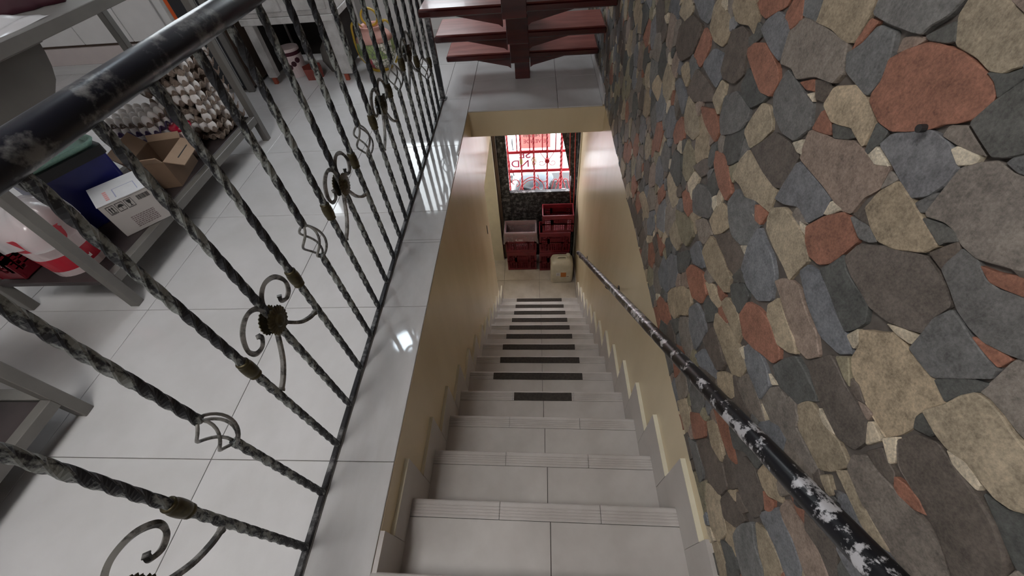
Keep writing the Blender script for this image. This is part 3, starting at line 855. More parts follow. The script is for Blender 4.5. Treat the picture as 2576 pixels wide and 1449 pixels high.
# ================================================================== HANDRAIL on the stone wall
HX = 0.362
hz = lambda y: 0.007-0.826*(y-0.911)
hr = thing('handrail', (XR, 1.2, hz(1.2)), 'black worn round handrail sloping down the stone and ochre wall', 'handrail')
def hp(x, y, z): return (x-XR, y-1.2, z-hz(1.2))
MB().tube([hp(HX, y, hz(y)) for y in (-0.5, 0.3, 1.0, 1.8, 2.70)], 0.0185, 20).build('pipe', 'iron_handrail', hr, smooth=True)
for y in (0.145, 1.445, 2.60):
    z = hz(y); xe = XR-0.004
    bm_ = MB(); bm_.tube(catmull([hp(HX, y, z-0.012), hp(HX+.004, y, z-.040), hp(HX+.028, y, z-.058), hp(xe, y, z-.060)], 5), 0.0065, 8)
    br = bm_.build('bracket', 'iron_rail', hr, smooth=True)
    MB().lathe([(0.022, 0), (0.022, .004), (0.012, .008)], hp(xe, y, z-.060), 16, 'x').xf(Matrix.Identity(4)).build('bracket_plate', 'iron_rail', br)
# ================================================================== RED WOODEN STAIRS
red = thing('wooden_stairs', (-0.11, 3.02, 0), 'dark red varnished open wooden stairs on one central beam rising over the stairwell', 'stairs')
TZ = [0.207, 0.409, 0.622]; TY = [2.945, 2.700, 2.425]
while len(TZ) < 12: TZ.append(TZ[-1]+0.206); TY.append(TY[-1]-0.258)
bl = lambda x, y, z: (x+0.11, y-3.02, z)
def rbox(x0, x1, y0, y1, z0, z1, c=0.004):
    a, b_ = bl(x0, y0, z0), bl(x1, y1, z1); return MB().cbox(a[0], b_[0], a[1], b_[1], a[2], b_[2], c)
tag(rbox(-0.155, -0.049, 3.02, 3.16, 0, 0.16).build('beam_foot', 'red_wood', red))
for k in range(12):
    zt, yt = TZ[k], TY[k]
    ztop = (TZ[k+1]-0.052) if k < 11 else 2.64
    rbox(-0.176, -0.046, yt-0.022, yt+0.275, zt-0.062, ztop, 0.003).build('beam_block', 'red_wood', red)
    tr = rbox(-0.615, 0.414, yt, yt+0.310, zt-0.040, zt, 0.010).build('tread', 'red_tread' if k < 3 else 'red_wood', red)
    tr.rotation_euler.z = 0.0
    edge = rbox(-0.6165, 0.4155, yt-0.0025, yt+0.012, zt-0.0405, zt-0.006, 0.006).build('tread_edge', 'red_wood', tr)
    for s, xa, xb in ((-1, -0.178, -0.46), (1, -0.044, 0.235)):
        poly = [(xa+0.11, zt-0.040), (xb+0.11, zt-0.040), (xa+0.11+s*0.02, zt-0.098), (xa+0.11, zt-0.112)]
        MB().prism(poly, yt+0.03-3.02, yt+0.065-3.02, 'y').build('gusset', 'red_wood', tr)
# ================================================================== LAMPS
o = thing('ceiling_lamp', (-1.57, 2.46, 2.65), 'round flush white ceiling lamp seen mirrored in the floor border', 'lamp')
MB().lathe([(0.142, -.03), (0.15, -.02), (0.15, 0)], n=40).build('rim', 'white_plastic', o, smooth=False)
MB().lathe([(0.132, -.034), (0.138, -.029)], n=40).build('diffuser', 'lamp_glow', o)
for k, (x, y) in enumerate(((-0.95, -0.20), (-2.9, -0.60))):  # unseen glowing panels added to brighten the stairs and near floor
    o = thing('panel_lamp', (x, y, 2.65), ['square white panel lamp on the ceiling nearest the stairs', 'square white panel lamp on the ceiling far from the stairs'][k], 'lamp', 'panel lamps on the ceiling')
    MB().cbox(-.31, .31, -.31, .31, -.03, 0).build('housing', 'white_plastic', o)
    MB().cbox(-.29, .29, -.29, .29, -.034, -.03, .001).build('diffuser', ['panel_glow', 'dim_panel_glow'][k], o)
o = thing('hall_lamp', (-0.98, 3.2, -0.18), 'round ceiling lamp of the ground floor passage', 'lamp')
MB().lathe([(0.11, -.03), (0.12, -.02), (0.12, 0)], n=32).build('rim', 'white_plastic', o)
MB().lathe([(0.10, -.034), (0.105, -.029)], n=32).build('diffuser', 'hall_glow', o)
# ================================================================== SHELF TABLE with goods
SH = 0.165
tb = thing('shelf_table', (-1.97, 1.66, 0), 'grey painted metal table with a low shelf full of egg trays and boxes', 'table')
def tbx(x0, x1, y0, y1, z0, z1, c=0.002): return MB().cbox(x0+1.97, x1+1.97, y0-1.66, y1-1.66, z0, z1, c)
for x, y in ((-1.735, 1.005), (-1.735, 2.33), (-2.215, 0.99), (-2.215, 2.33)):
    tbx(x-0.019, x+0.019, y-0.019, y+0.019, 0, 0.85).build('leg', 'table_paint', tb)
tbx(-1.755, -1.715, 0.97, 2.352, 0.85, 0.89).build('top_rail', 'table_paint', tb)
tbx(-2.235, -1.756, 0.97, 2.352, 0.852, 0.886).build('table_top', 'table_paint', tb)
tbx(-1.754, -1.716, 1.025, 2.31, SH-0.042, SH-0.002).build('shelf_rail', 'table_paint', tb)
tbx(-2.234, -2.196, 1.010, 2.31, SH-0.042, SH-0.002).build('shelf_rail', 'table_paint', tb)
tbx(-2.195, -1.755, 0.985, 2.31, SH-0.022, SH-0.001).build('shelf_board', 'dark_shelf', tb)
# curved grey sheet hanging under the table top
gp = thing('grey_basin', (-2.0, 1.26, 0.55), 'dark grey rounded metal basin hanging below the table top', 'basin')
vs = []; fs = []; N = 14
for i in range(N+1):
    a = PI*0.5*i/N; y = 1.25+0.27*math.sin(a); dz_ = 0.30*(1-math.cos(a))
    for x in (-1.79, -2.18): vs.append((x+2.0, y-1.26, 0.845-0.55-0.0)); vs.append((x+2.0, y-1.26, 0.845-0.30-0.55+dz_*0.0))
m = MB()
poly = [(1.0, 0.848), (1.535, 0.848), (1.524, 0.81), (1.506, 0.77), (1.48, 0.733), (1.44, 0.703), (1.38, 0.680), (1.30, 0.667), (1.0, 0.660)]
m.prism([(y-1.26, z-0.55) for y, z in poly], -2.16+2.0, -1.765+2.0)
autosmooth(m.build('basin_body', 'grey_panel', gp))
MB().cbox(-0.17, 0.238, 1.0-1.26, 1.545-1.26, 0.286, 0.2985, 0.002).build('basin_rim', 'table_paint', gp)
# second table, near the left edge
tc = thing('work_table', (-1.9, 0.2, 0), 'grey metal work table with low stretchers at the left edge', 'table')
def tcx(x0, x1, y0, y1, z0, z1): return MB().cbox(x0+1.9, x1+1.9, y0-.2, y1-.2, z0, z1, 0.002)
for x, y in ((-1.607, 0.522), (-1.607, -0.30), (-2.2, 0.522), (-2.2, -0.30)):
    tcx(x-.019, x+.019, y-.019, y+.019, 0, .80).build('leg', 'table_paint', tc)
tcx(-1.626, -1.588, -.281, .503, .095, .135).build('stretcher', 'table_paint', tc)
tcx(-2.181, -1.626, .503, .541, .075, .135).build('stretcher', 'table_paint', tc)
tcx(-2.181, -1.626, -.319, -.281, .075, .135).build('stretcher', 'table_paint', tc)
tcx(-2.24, -1.57, -.34, .56, .80, .84).build('table_top', 'table_paint', tc)
tcx(-2.18, -1.627, -.27, .50, .110, .130).build('shelf_board', 'dark_shelf', tc)
# --- egg trays and eggs
PIT = 0.0485
def tray_mesh(nx, ny, mat):
    S = 6; W_, D_y = nx*PIT, ny*PIT; vs = []; fs = []; A, B = nx*S, ny*S
    for i in range(A+1):
        for j in range(B+1):
            u, v = i/S, j/S; h = 0.0135*(math.cos(2*PI*u)+math.cos(2*PI*v)); h = max(-0.016, min(0.024, h))
            vs.append((i*PIT/S-W_/2, j*PIT/S-D_y/2, h))
    for i in range(A):
        for j in range(B): fs.append((i*(B+1)+j, (i+1)*(B+1)+j, (i+1)*(B+1)+j+1, i*(B+1)+j+1))
    # underside for thickness
    o_ = len(vs); vs += [(x, y, z-0.003) for x, y, z in vs]; fs += [tuple(o_+q for q in f[::-1]) for f in list(fs)]
    ring = [i*(B+1) for i in range(A+1)]+[A*(B+1)+j for j in range(1, B+1)]+[i*(B+1)+B for i in range(A-1, -1, -1)]+[j for j in range(B-1, 0, -1)]
    for a, b_ in zip(ring, ring[1:]+ring[:1]): fs.append((a, b_, o_+b_, o_+a))
    return MB().add(vs, fs).mesh('egg_tray', mat)
prof = [(0.0001, -0.0275)]+[(0.0215*math.sin(PI*k/9)*(1-0.10*math.cos(PI*(1-k/9))), -0.0275*math.cos(PI*k/9)*(1.0 if k < 5 else 1.04)) for k in range(1, 9)]+[(0.0001, 0.0286)]
egg_me = MB().lathe(prof, n=14).mesh('egg', 'egg_shell', True)
TM = tray_mesh(6, 6, 'pulp'); LAY = 0.0485
SX, SY = -1.905, 2.172
ORD = ['lowest', 'second lowest', 'third from below', 'fourth from below', 'fifth from below', 'sixth from below', 'seventh from below', 'second highest', 'topmost']
for n in range(9):
    z = SH+0.0200+n*LAY
    t = put('egg_tray', TM, None, (SX+rnd.uniform(-.005, .005), SY+rnd.uniform(-.005, .005), z), (0, 0, rnd.uniform(-.03, .03)))
    tag(t, 'brown pulp egg tray, %s in the tall stack at the shelf end' % ORD[n], 'egg tray', 'egg trays in the tall stack')
    for i in range(6):
        for j in range(6):
            if i == 5 or j == 0 or n == 8:
                if n < 8 and rnd.random() < 0.52: continue
                e = put('egg', egg_me, None, (t.location.x+(i-2.5)*PIT, t.location.y+(j-2.5)*PIT, z+0.0165), (rnd.uniform(-.12, .12), rnd.uniform(-.12, .12), 0))
                tag(e, 'white egg in the %s tray of the tall stack' % ORD[n], 'egg', 'eggs in the tall stack')
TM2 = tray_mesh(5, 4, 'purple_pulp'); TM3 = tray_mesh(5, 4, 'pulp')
PX, PY = -2.040, 1.932
for n in range(5):
    z = SH+0.0200+n*0.0445
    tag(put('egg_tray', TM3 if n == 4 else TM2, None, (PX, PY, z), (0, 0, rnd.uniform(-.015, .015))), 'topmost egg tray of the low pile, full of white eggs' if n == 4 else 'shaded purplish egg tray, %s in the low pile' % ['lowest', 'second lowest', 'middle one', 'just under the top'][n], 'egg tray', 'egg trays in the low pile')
    for i in range(5):
        for j in range(4):
            if n == 4 or j == 0 or i == 4:
                e = put('egg', egg_me, None, (PX+(i-2)*PIT, PY+(j-1.5)*PIT, z+0.0165), (rnd.uniform(-.1, .1), rnd.uniform(-.1, .1), 0))
                if n == 4: tag(e, 'white egg on the open top tray of the low pile', 'egg', 'eggs on the open tray')
                else: tag(e, 'white egg in the %s shaded tray of the low pile' % ['lowest', 'second lowest', 'middle', 'second highest'][n], 'egg', 'eggs in the low pile')
# --- red lid on a small pink tub
o = thing('small_tub', (-1.845, 1.915, SH), 'small pink tub with a shiny red lid between carton and egg stack', 'tub')
MB().lathe([(0.036, 0), (0.041, 0.06), (0.046, 0.150)], n=24).build('tub_body', 'pink_white', o, smooth=True)
MB().lathe([(0.049, 0.145), (0.053, 0.151), (0.053, 0.163), (0.044, 0.170), (0.012, 0.174)], n=28).build('lid', 'lid_red', o, smooth=True)
# --- printed white carton
def carton(name, label, cx, cy, ax, ay, hx, hy, h, z0, cat='box'):
    o = thing(name, (cx, cy, z0), label, cat, rz=math.atan2(ay, ax)); return o
fdir = (0.129, 0.147); L_ = math.hypot(*fdir)
FLx, FLy = -1.806, 1.246
wx = thing('printed_carton', (FLx, FLy, SH), 'small closed carton with white top and grey printed front', 'carton', rz=math.atan2(fdir[1], fdir[0]))
Wd, Dp, Ht = 0.196, 0.190, 0.158
MB().cbox(0, Wd, 0.002, Dp, 0, Ht, 0.002).build('carton_body', 'carton_grey', wx)
tf = MB().prism([(-.002, -.001)]+[(Wd*k/10, -.001+rnd.uniform(-.0015, .0015)) for k in range(1, 10)]+[(Wd+.002, -.001), (Wd+.001, Dp), (-.001, Dp)], Ht, Ht+.003, 'z').build('top_flap', 'carton_white', wx)
MB().box(.075, .079, .02, .10, Ht+.003, Ht+.0034).build('printed_line', 'print_line', tf)
MB().box(.079, .16, .098, .101, Ht+.003, Ht+.0034).build('printed_line', 'print_line', tf)
MB().box(.157, .160, .02, .100, Ht+.003, Ht+.0034).build('printed_line', 'print_line', tf)
def text(s, name, mat, size, parent, loc, rot, align='LEFT', ext=0.0002, sx=1.0):
    c = bpy.data.curves.new(name, 'FONT'); c.body = s; c.size = size; c.align_x = align; c.extrude = ext
    t = bpy.data.objects.new(name, c); COL.objects.link(t)
    bpy.context.view_layer.update()
    me = bpy.data.meshes.new_from_object(t.evaluated_get(bpy.context.evaluated_depsgraph_get()))
    bpy.data.objects.remove(t); me.materials.clear(); me.materials.append(MATS[mat])
    o = put(name, me, parent, loc, rot); o.scale = (sx, 1, 1); return o
for k in range(5):
    MB().box(.040+.0*k, .054, .020+.018*k, .033+.018*k, Ht+.003, Ht+.0034).build('printed_mark', 'print_pale_red', tf)
FR = (PI/2, 0, 0)
for k, x in enumerate((0.018, 0.052, 0.086)):
    fr = MB(); fr.box(x, x+.028, 0.0006, .002, .108, .1095); fr.box(x, x+.028, 0.0006, .002, .1445, .146); fr.box(x, x+.0015, .0006, .002, .1095, .1445); fr.box(x+.0265, x+.028, .0006, .002, .1095, .1445)
    if k == 0:
        for q in (0.007, 0.016): fr.box(x+q, x+q+.004, .0006, .002, .117, .134); fr.prism([(x+q-.002, .132), (x+q+.006, .132), (x+q+.002, .141)], .0006, .002, 'y')
        fr.box(x+.004, x+.024, .0006, .002, .112, .1145)
    elif k == 1:
        fr.prism([(x+.014+.011*math.cos(PI*q/8), .126+.012*math.sin(PI*q/8)) for q in range(9)], .0006, .002, 'y'); fr.box(x+.0132, x+.0148, .0006, .002, .113, .126)
    else:
        fr.prism([(x+.006, .141), (x+.022, .141), (x+.019, .128), (x+.0155, .124), (x+.0155, .116), (x+.020, .1135), (x+.008, .1135), (x+.0125, .116), (x+.0125, .124), (x+.009, .128)], .0006, .002, 'y')
    fr.build('handling_mark', 'print_black', wx)
bc = MB(); x = .132
while x < .178:
    w_ = rnd.choice((.0012, .0022, .003)); bc.box(x, x+w_, .0006, .002, .122, .142); x += w_+rnd.choice((.0012, .0018))
bc.build('barcode', 'print_black', wx)
for k in range(7):
    m = MB(); x = .062
    while x < .150:
        w_ = rnd.uniform(.004, .012); m.box(x, min(x+w_, .152), .0008, .002, .066-.008*k, .0695-.008*k); x += w_+.0025
    m.build('small_print', 'print_grey', wx)
# --- open brown carton
bx = thing('open_carton', (-1.765, 1.612, SH), 'open brown cardboard carton with lifted flaps', 'carton', rz=math.atan2(0.227, -0.045))
Wb, Db, Hb = 0.228, 0.165, 0.135
m = MB(); t_ = 0.004
m.box(0, Wb, 0, t_, 0, Hb); m.box(0, Wb, Db-t_, Db, 0, Hb); m.box(0, t_, t_, Db-t_, 0, Hb); m.box(Wb-t_, Wb, t_, Db-t_, 0, Hb); m.box(t_, Wb-t_, t_, Db-t_, 0, t_)
m.build('carton_body', 'carton_dark', bx)
def flap(x0, x1, y0, y1, ang, axis, piv, mat, nm='flap'):
    m = MB().box(x0, x1, y0, y1, -t_/2, t_/2)
    return m.build(nm, mat, bx, loc=piv, rot=(ang, 0, 0) if axis == 'x' else (0, ang, 0))
f1 = flap(0.002, Wb-.002, -0.085, 0, 0.35, 'x', (0, 0, Hb), 'carton_brown')
MB().box(0.05, 0.17, -0.046, -0.041, t_/2, t_/2+.0004).build('printed_line', 'print_black', f1)
flap(0.002, Wb-.002, 0, 0.08, 0.9, 'x', (0, Db, Hb), 'carton_brown')
flap(-0.04, 0, 0.004, Db-.004, 1.0, 'y', (0, 0, Hb), 'carton_brown')
flap(0, 0.032, 0.004, Db-.004, -1.0, 'y', (Wb, 0, Hb), 'carton_brown')
# --- blue bin with mint tray
bd = (0.413, 0.911); bz = math.atan2(bd[1], bd[0])
bb = thing('blue_bin', (-2.058, 1.435, SH), 'deep blue plastic bin with a black rim', 'bin', rz=bz)
def rrect(hx, hy, r, n=5):
    o_ = []
    for cx, cy, a0 in ((hx-r, hy-r, 0), (-hx+r, hy-r, PI/2), (-hx+r, -hy+r, PI), (hx-r, -hy+r, 3*PI/2)):
        for k in range(n+1): a = a0+PI/2*k/n; o_.append((cx+r*math.cos(a), cy+r*math.sin(a)))
    return o_
def loft(rings):
    m = MB(); n = len(rings[0][0]); vs = []; fs = []
    for pl, z in rings: vs += [(x, y, z) for x, y in pl]
    for i in range(len(rings)-1):
        for k in range(n): fs.append((i*n+k, i*n+(k+1) % n, (i+1)*n+(k+1) % n, (i+1)*n+k))
    fs += [tuple(range(n))[::-1], tuple((len(rings)-1)*n+k for k in range(n))]
    return m.add(vs, fs)
autosmooth(loft([(rrect(.142, .110, .02), 0), (rrect(.152, .122, .02), .255)]).build('bin_body', 'blue_plastic', bb))
autosmooth(loft([(rrect(.158, .128, .02), .250), (rrect(.158, .128, .02), .288), (rrect(.151, .120, .02), .290)]).build('rim', 'black_plastic', bb))
mt = thing('mint_tray', (-2.058, 1.435, SH+.290), 'mint green plastic tray lying on the blue bin', 'tray', rz=bz)
autosmooth(loft([(rrect(.144, .112, .035), 0), (rrect(.158, .126, .04), .022), (rrect(.158, .126, .04), .026), (rrect(.149, .116, .036), .025), (rrect(.136, .104, .03), .008), (rrect(.114, .085, .03), .007)]).build('tray_body', 'mint_plastic', mt))
# --- red and white bucket with bag, dark red crate behind it
bk = thing('bucket', (-1.915, 1.108, SH), 'red and white striped bucket behind the near table leg', 'bucket')
for k, (r0, r1, z0, z1, mt_) in enumerate(((.093, .096, 0, .03, 'pink_white'), (.096, .104, .03, .10, 'bucket_red'), (.104, .110, .10, .15, 'pink_white'), (.110, .117, .15, .215, 'bucket_red'))):
    MB().lathe([(r0, z0), (r1, z1)], n=32).build('bucket_band', mt_, bk, smooth=False)
lab = MB(); lab.box(.0, .0015, -.012, .012, .045, .072); lab.build('bucket_label', 'white_plastic', bk, loc=(.094, -.025, 0), rot=(0, 0, -.25))
bag = thing('plastic_bag', (-1.915, 1.108, SH+.216), 'crumpled white plastic bag over the bucket mouth', 'bag')
vs = []; fs = []; N, Mr = 40, 9
for i in range(Mr):
    t = i/(Mr-1)
    for k in range(N):
        a = 2*PI*k/N
        if t < .35: r = .125+.012*math.sin(5*a)+.006*math.sin(11*a+1); z = -.06+.06*t/.35+.012*math.sin(3*a)
        else: u = (t-.35)/.65; r = (.128+.010*math.sin(5*a+u*2))*(1-u*.93); z = .0+.085*math.sin(u*PI*.55)+.014*math.sin(7*a+3*u)*(1-u)
        vs.append((r*math.cos(a), r*math.sin(a), z))
for i in range(Mr-1):
    for k in range(N): fs.append((i*N+k, i*N+(k+1) % N, (i+1)*N+(k+1) % N, (i+1)*N+k))
fs.append(tuple((Mr-1)*N+k for k in range(N)))
MB().add(vs, fs).build('bag_film', 'clear_bag', bag, smooth=True)
# lattice crates ------------------------------------------------------------
def crate(name, loc, w, d, h, label, group, rz=0, cat='crate', mat='crate_red', fine=True):
    o = thing(name, loc, label, cat, group, rz)
    x0, x1, y0, y1 = -w/2, w/2, -d/2, d/2; t = .006
    b_ = MB(); b_.cbox(x0+.012, x1-.012, y0+.012, y1-.012, 0, .008, .002); b_.build('base', mat, o)
    r = MB(); q = .012
    r.cbox(x0, x1, y0, y0+q, h-.022, h, .003); r.cbox(x0, x1, y1-q, y1, h-.022, h, .003); r.cbox(x0, x0+q, y0+q, y1-q, h-.022, h, .003); r.cbox(x1-q, x1, y0+q, y1-q, h-.022, h, .003)
    r.build('rim', mat, o)
    for k, (ax, c, a0, a1) in enumerate((('y', y0+.006, x0, x1), ('y', y1-.006, x0, x1), ('x', x0+.006, y0, y1), ('x', x1-.006, y0, y1))):
        m = MB()
        def bar(p0, p1, z0, z1):
            if ax == 'y': m.box(p0, p1, c-t/2, c+t/2, z0, z1)
            else: m.box(c-t/2, c+t/2, p0, p1, z0, z1)
        L = a1-a0
        bar(a0, a1, .008, .04); bar(a0, a1, h*.5-.012, h*.5+.012); bar(a0, a1, h-.06, h-.022)
        for f_ in (0, .26, .70): 
            bar(a0+L*f_, a0+L*f_+.03, .04, h-.06)
        bar(a1-.03, a1, .04, h-.06)
        bar(a0+L*.26, a0+L*.70, h*.5, h*.5+.07)
        n = int(L/.024)
        for i in range(1, n): bar(a0+L*i/n-.003, a0+L*i/n+.003, .04, h-.06)
        for zz in np.arange(.055, h-.06, .022): bar(a0+.01, a1-.01, zz, zz+.005)
        m.build('side_lattice', mat, o)
    return o
crate('lattice_crate', (-2.125, 1.10, SH), .115, .20, .20, 'dark red lattice crate in the shade behind the striped bucket', None)
# --- things on the table top
cl = thing('maroon_cloth', (-1.99, 1.80, .887), 'dark maroon cloth bundle on the grey table top', 'cloth')
vs = []; fs = []; N, Mr = 26, 8
for i in range(Mr):
    u = i/(Mr-1)
    for k in range(N):
        a = 2*PI*k/N; r = (1-u**1.6)*(.14+.03*math.sin(3*a)+.015*math.sin(7*a)); vs.append((r*math.cos(a)*.8, r*math.sin(a)*.72, .075*math.sin(u*PI/2)*(1+.2*math.sin(4*a))))
for i in range(Mr-1):
    for k in range(N): fs.append((i*N+k, i*N+(k+1) % N, (i+1)*N+(k+1) % N, (i+1)*N+k))
fs.append(tuple(range(N))[::-1])
MB().add(vs, fs).build('cloth_fold', 'maroon_cloth', cl, smooth=True)
pb = thing('clear_packet', (-1.845, 1.40, .888), 'clear plastic packet lying along the table edge', 'packet')
vs = []; fs = []; A, B = 16, 20
for i in range(A+1):
    for j in range(B+1):
        u, v = i/A-.5, j/B-.5; h = .028*(1-(2*abs(u))**3)*(1-(2*abs(v))**3)*(1+.5*math.sin(13*u+7*v))+.002
        vs.append((u*.17+.008*math.sin(9*v), v*.50+.01*math.sin(11*u), h))
for i in range(A):
    for j in range(B): fs.append((i*(B+1)+j, (i+1)*(B+1)+j, (i+1)*(B+1)+j+1, i*(B+1)+j+1))
MB().add(vs, fs).build('packet_film', 'clear_bag', pb, smooth=True)
MB().lathe([(.001, 0), (.016, .006), (.018, .014), (.008, .018)], n=14).build('packet_seal', 'yellow_glaze', pb, loc=(.03, -.06, .026), smooth=True)
# ================================================================== BACK OF THE ROOM
cb = thing('old_cabinet', (-1.73, 3.38, 0), 'worn white wooden cabinet with an open lower bay against the back wall', 'cabinet')
def cbx(x0, x1, y0, y1, z0, z1, c=.004): return MB().cbox(x0+1.73, x1+1.73, y0-3.38, y1-3.38, z0, z1, c)
for x0, x1 in ((-2.05, -1.985), (-1.475, -1.39)): 
    for y0, y1 in ((3.15, 3.21), (3.57, 3.62)):
        l_ = cbx(x0, x1, y0, y1, .05, .42).build('leg', 'worn_white_wood', cb)
        cbx(x0+.012, x0+.042, y0+.008, y0+.035, 0, .05, .002).build('foot_block', 'foot_red', l_)
cbx(-2.06, -1.385, 3.14, 3.63, .40, .44).build('rail_board', 'worn_white_wood', cb)
cbx(-2.05, -1.39, 3.15, 3.62, .44, .78).build('cabinet_body', 'worn_white_wood', cb)
cbx(-2.08, -1.385, 3.12, 3.64, .78, .81).build('cabinet_top', 'worn_white_wood', cb)
for x0, x1 in ((-2.03, -1.73), (-1.72, -1.41)):
    d_ = cbx(x0, x1, 3.138, 3.152, .47, .755, .006).build('drawer_front', 'worn_white_wood', cb)
    MB().lathe([(.004, 0), (.006, -.012), (.013, -.018), (.012, -.024), (.002, -.027)], ((x0+x1)/2+1.73, 3.138-3.38, .61), 14, 'y').build('knob', 'bronze', d_, smooth=True)
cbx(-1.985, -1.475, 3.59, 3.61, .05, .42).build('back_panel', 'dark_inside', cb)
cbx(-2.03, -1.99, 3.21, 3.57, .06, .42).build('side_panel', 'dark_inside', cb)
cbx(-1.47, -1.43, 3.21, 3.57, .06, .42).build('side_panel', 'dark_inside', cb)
tn = thing('painted_tin', (-1.905, 3.33, 0), 'white tin with maroon flower print inside the cabinet bay', 'tin')
MB().lathe([(.075, .0), (.078, .01), (.078, .19), (.075, .20)], n=28).build('tin_body', 'pink_white', tn)
MB().lathe([(.0788, .155), (.0788, .18)], n=28).build('tin_band', 'maroon_cloth', tn)
for k in range(5): MB().lathe([(.001, -.081), (.020, -.0785), (.020, -.074)], (0, 0, 0), 8, 'y').build('flower_print', 'maroon_cloth', tn, loc=(0, 0, .04+.02*k), rot=(0, 0, -.9+.45*k))
hp_ = thing('hexagonal_pot', (-1.74, 3.255, 0), 'red brown hexagonal flower pot at the foot of the cabinet', 'pot')
MB().lathe([(.070, 0), (.078, .08), (.074, .08), (.066, .015)], n=6).build('pot_body', 'terracotta_pot', hp_)
jg = thing('dark_jug', (-1.60, 3.38, 0), 'grey round jug in the dark cabinet bay', 'jug')
MB().lathe([(.05, 0), (.085, .08), (.075, .16), (.035, .21), (.04, .25)], n=24).build('jug_body', 'grey_panel', jg, smooth=True)
# dark fridge cabinet beside it
fr = thing('dark_cooler', (-2.43, 3.30, 0), 'dark upright cooler with grey frame beside the white cabinet', 'cooler')
MB().cbox(.03, .272, -.235, .28, .02, 1.25, .004).build('cooler_body', 'brown_board', fr)
MB().cbox(.235, .285, -.262, -.232, 0, 1.25, .003).build('door_frame', 'table_paint', fr)
MB().cbox(.03, .234, -.258, -.236, .03, 1.24, .003).build('door_panel', 'black_plastic', fr)
MB().cbox(.214, .222, -.264, -.258, .05, 1.2, .001).build('trim_strip', 'steel', fr)
MB().cbox(.150, .156, -.264, -.258, .05, 1.2, .001).build('trim_strip', 'steel', fr)
# mosaic vase
vz = thing('mosaic_vase', (-1.222, 3.36, 0), 'round vase of broken tile mosaic with yellow handles', 'vase')
MB().lathe([(.070, .012), (.108, .05), (.142, .11), (.148, .16), (.136, .21)], n=36).build('vase_body', 'mosaic', vz, smooth=True)
MB().lathe([(.139, .211), (.118, .245), (.086, .27), (.076, .285), (.088, .30), (.080, .302), (.066, .285), (.066, .262)], n=36).build('vase_neck', 'pink_glaze', vz, smooth=True)
MB().lathe([(.078, 0), (.084, .006), (.080, .016), (.070, .02)], n=32).build('foot_ring', 'yellow_glaze', vz, smooth=True)
for s in (-1, 1):
    pts = catmull([(s*.072, 0, .290), (s*.110, 0, .325), (s*.145, 0, .300), (s*.156, 0, .235), (s*.160, 0, .16), (s*.148, 0, .085), (s*.115, 0, .035)], 5)
    MB().tube(pts, .0085, 8).build('handle', 'yellow_glaze', vz, smooth=True)
MB().tube([(.06*math.cos(2*PI*k/20), .02, .345+.055*math.sin(2*PI*k/20)) for k in range(20)], .008, 8, closed=True).build('top_loop', 'yellow_glaze', vz, smooth=True)
# white built-in units at far left
un = thing('white_cupboard', (-3.8, 3.62, 0), 'row of white cupboard doors with a dark gap above the plinth on the far left', 'cupboard')
MB().cbox(-.98, .82, -.03, .27, 0, .07, .002).build('plinth', 'floor_tile', un)
MB().cbox(-.98, .82, -.02, .27, .07, .198, .002).build('kick_board', 'pink_wall', un)
MB().cbox(-.98, .82, .0, .27, .198, .216, .002).build('shadow_gap', 'brown_board', un)
for a, b_ in ((-.98, -.41), (-.41, .03), (.03, .47), (.47, .82)):
    d_ = MB().cbox(a+.004, b_-.004, -.02, 0, .218, 1.10, .003).build('door', 'white_wall', un)
    MB().cbox(b_-.06, b_-.045, -.04, -.02, .75, .9, .003).build('handle', 'steel', d_)
MB().box(-.98, .82, .0, .27, .217, 1.10).build('carcass', 'white_wall', un)
MB().cbox(-1.0, .83, -.04, .27, 1.10, 1.13, .003).build('worktop', 'white_plastic', un)
bn = thing('orange_display', (-2.85, 3.70, 0), 'white display stand with an orange edge strip beside the cupboard', 'display')
MB().cbox(-.115, -.05, -.10, .10, 0, 1.2, .003).build('side_panel', 'white_plastic', bn)
MB().cbox(-.05, -.02, -.10, .10, 0, 1.2, .003).build('side_panel', 'worn_white_wood', bn)
MB().cbox(-.018, .018, -.104, .10, 0, 1.2, .003).build('edge_strip', 'orange_paint', bn)
MB().cbox(.02, .085, -.10, .10, 0, 1.2, .003).build('side_panel', 'pink_white', bn)
# ================================================================== STREET DOOR
DY = 3.765
dr = tag(struct(thing('door_1', (-0.02, DY, ZL), 'black mottled iron street door with a large open light', 'door')), None)
def dbx(x0, x1, z0, z1, y0=0.0, y1=.045, c=.004): return MB().cbox(x0+.02, x1+.02, y0, y1, z0-ZL, z1-ZL, c)
dbx(-.470, -.432, ZL, -.32, -.03, .06).build('frame', 'brown_board', dr)
dbx(.405, .424, ZL, -.32, -.03, .06).build('frame', 'iron_door', dr)
ls = dbx(-.430, -.330, ZL+.01, -.33).build('stile', 'iron_door', dr)
dbx(.355, .403, ZL+.01, -.33).build('stile', 'iron_door', dr)
dbx(-.329, .354, ZL+.01, -1.575).build('lower_panel', 'iron_door', dr)
dbx(-.329, .354, -.40, -.33).build('top_rail', 'iron_door', dr)
dbx(-.329, .354, -1.574, -1.556, -.006, .05).build('sill_bar', 'iron_rail', dr)
MB().prism([(.354+.02, -.40-ZL), (.354+.02, -1.36-ZL), (.345+.02, -1.36-ZL), (.22+.02, -.75-ZL), (.16+.02, -.40-ZL)], .004, .040, 'y').build('corner_plate', 'iron_door', dr)
for z, r in ((-.932, .0125), (-1.435, .013)):
    k_ = MB().lathe([(r, 0), (r, -.004), (r*.7, -.007), (.002, -.008)], (0, 0, 0), 20, 'y').build('lock', 'steel', ls, loc=(-.378+.02 if z > -1 else -.352+.02, -.001, z-ZL))
    MB().box(-.0012, .0012, -.009, -.0078, -.004, .004).build('keyhole', 'print_black', k_)
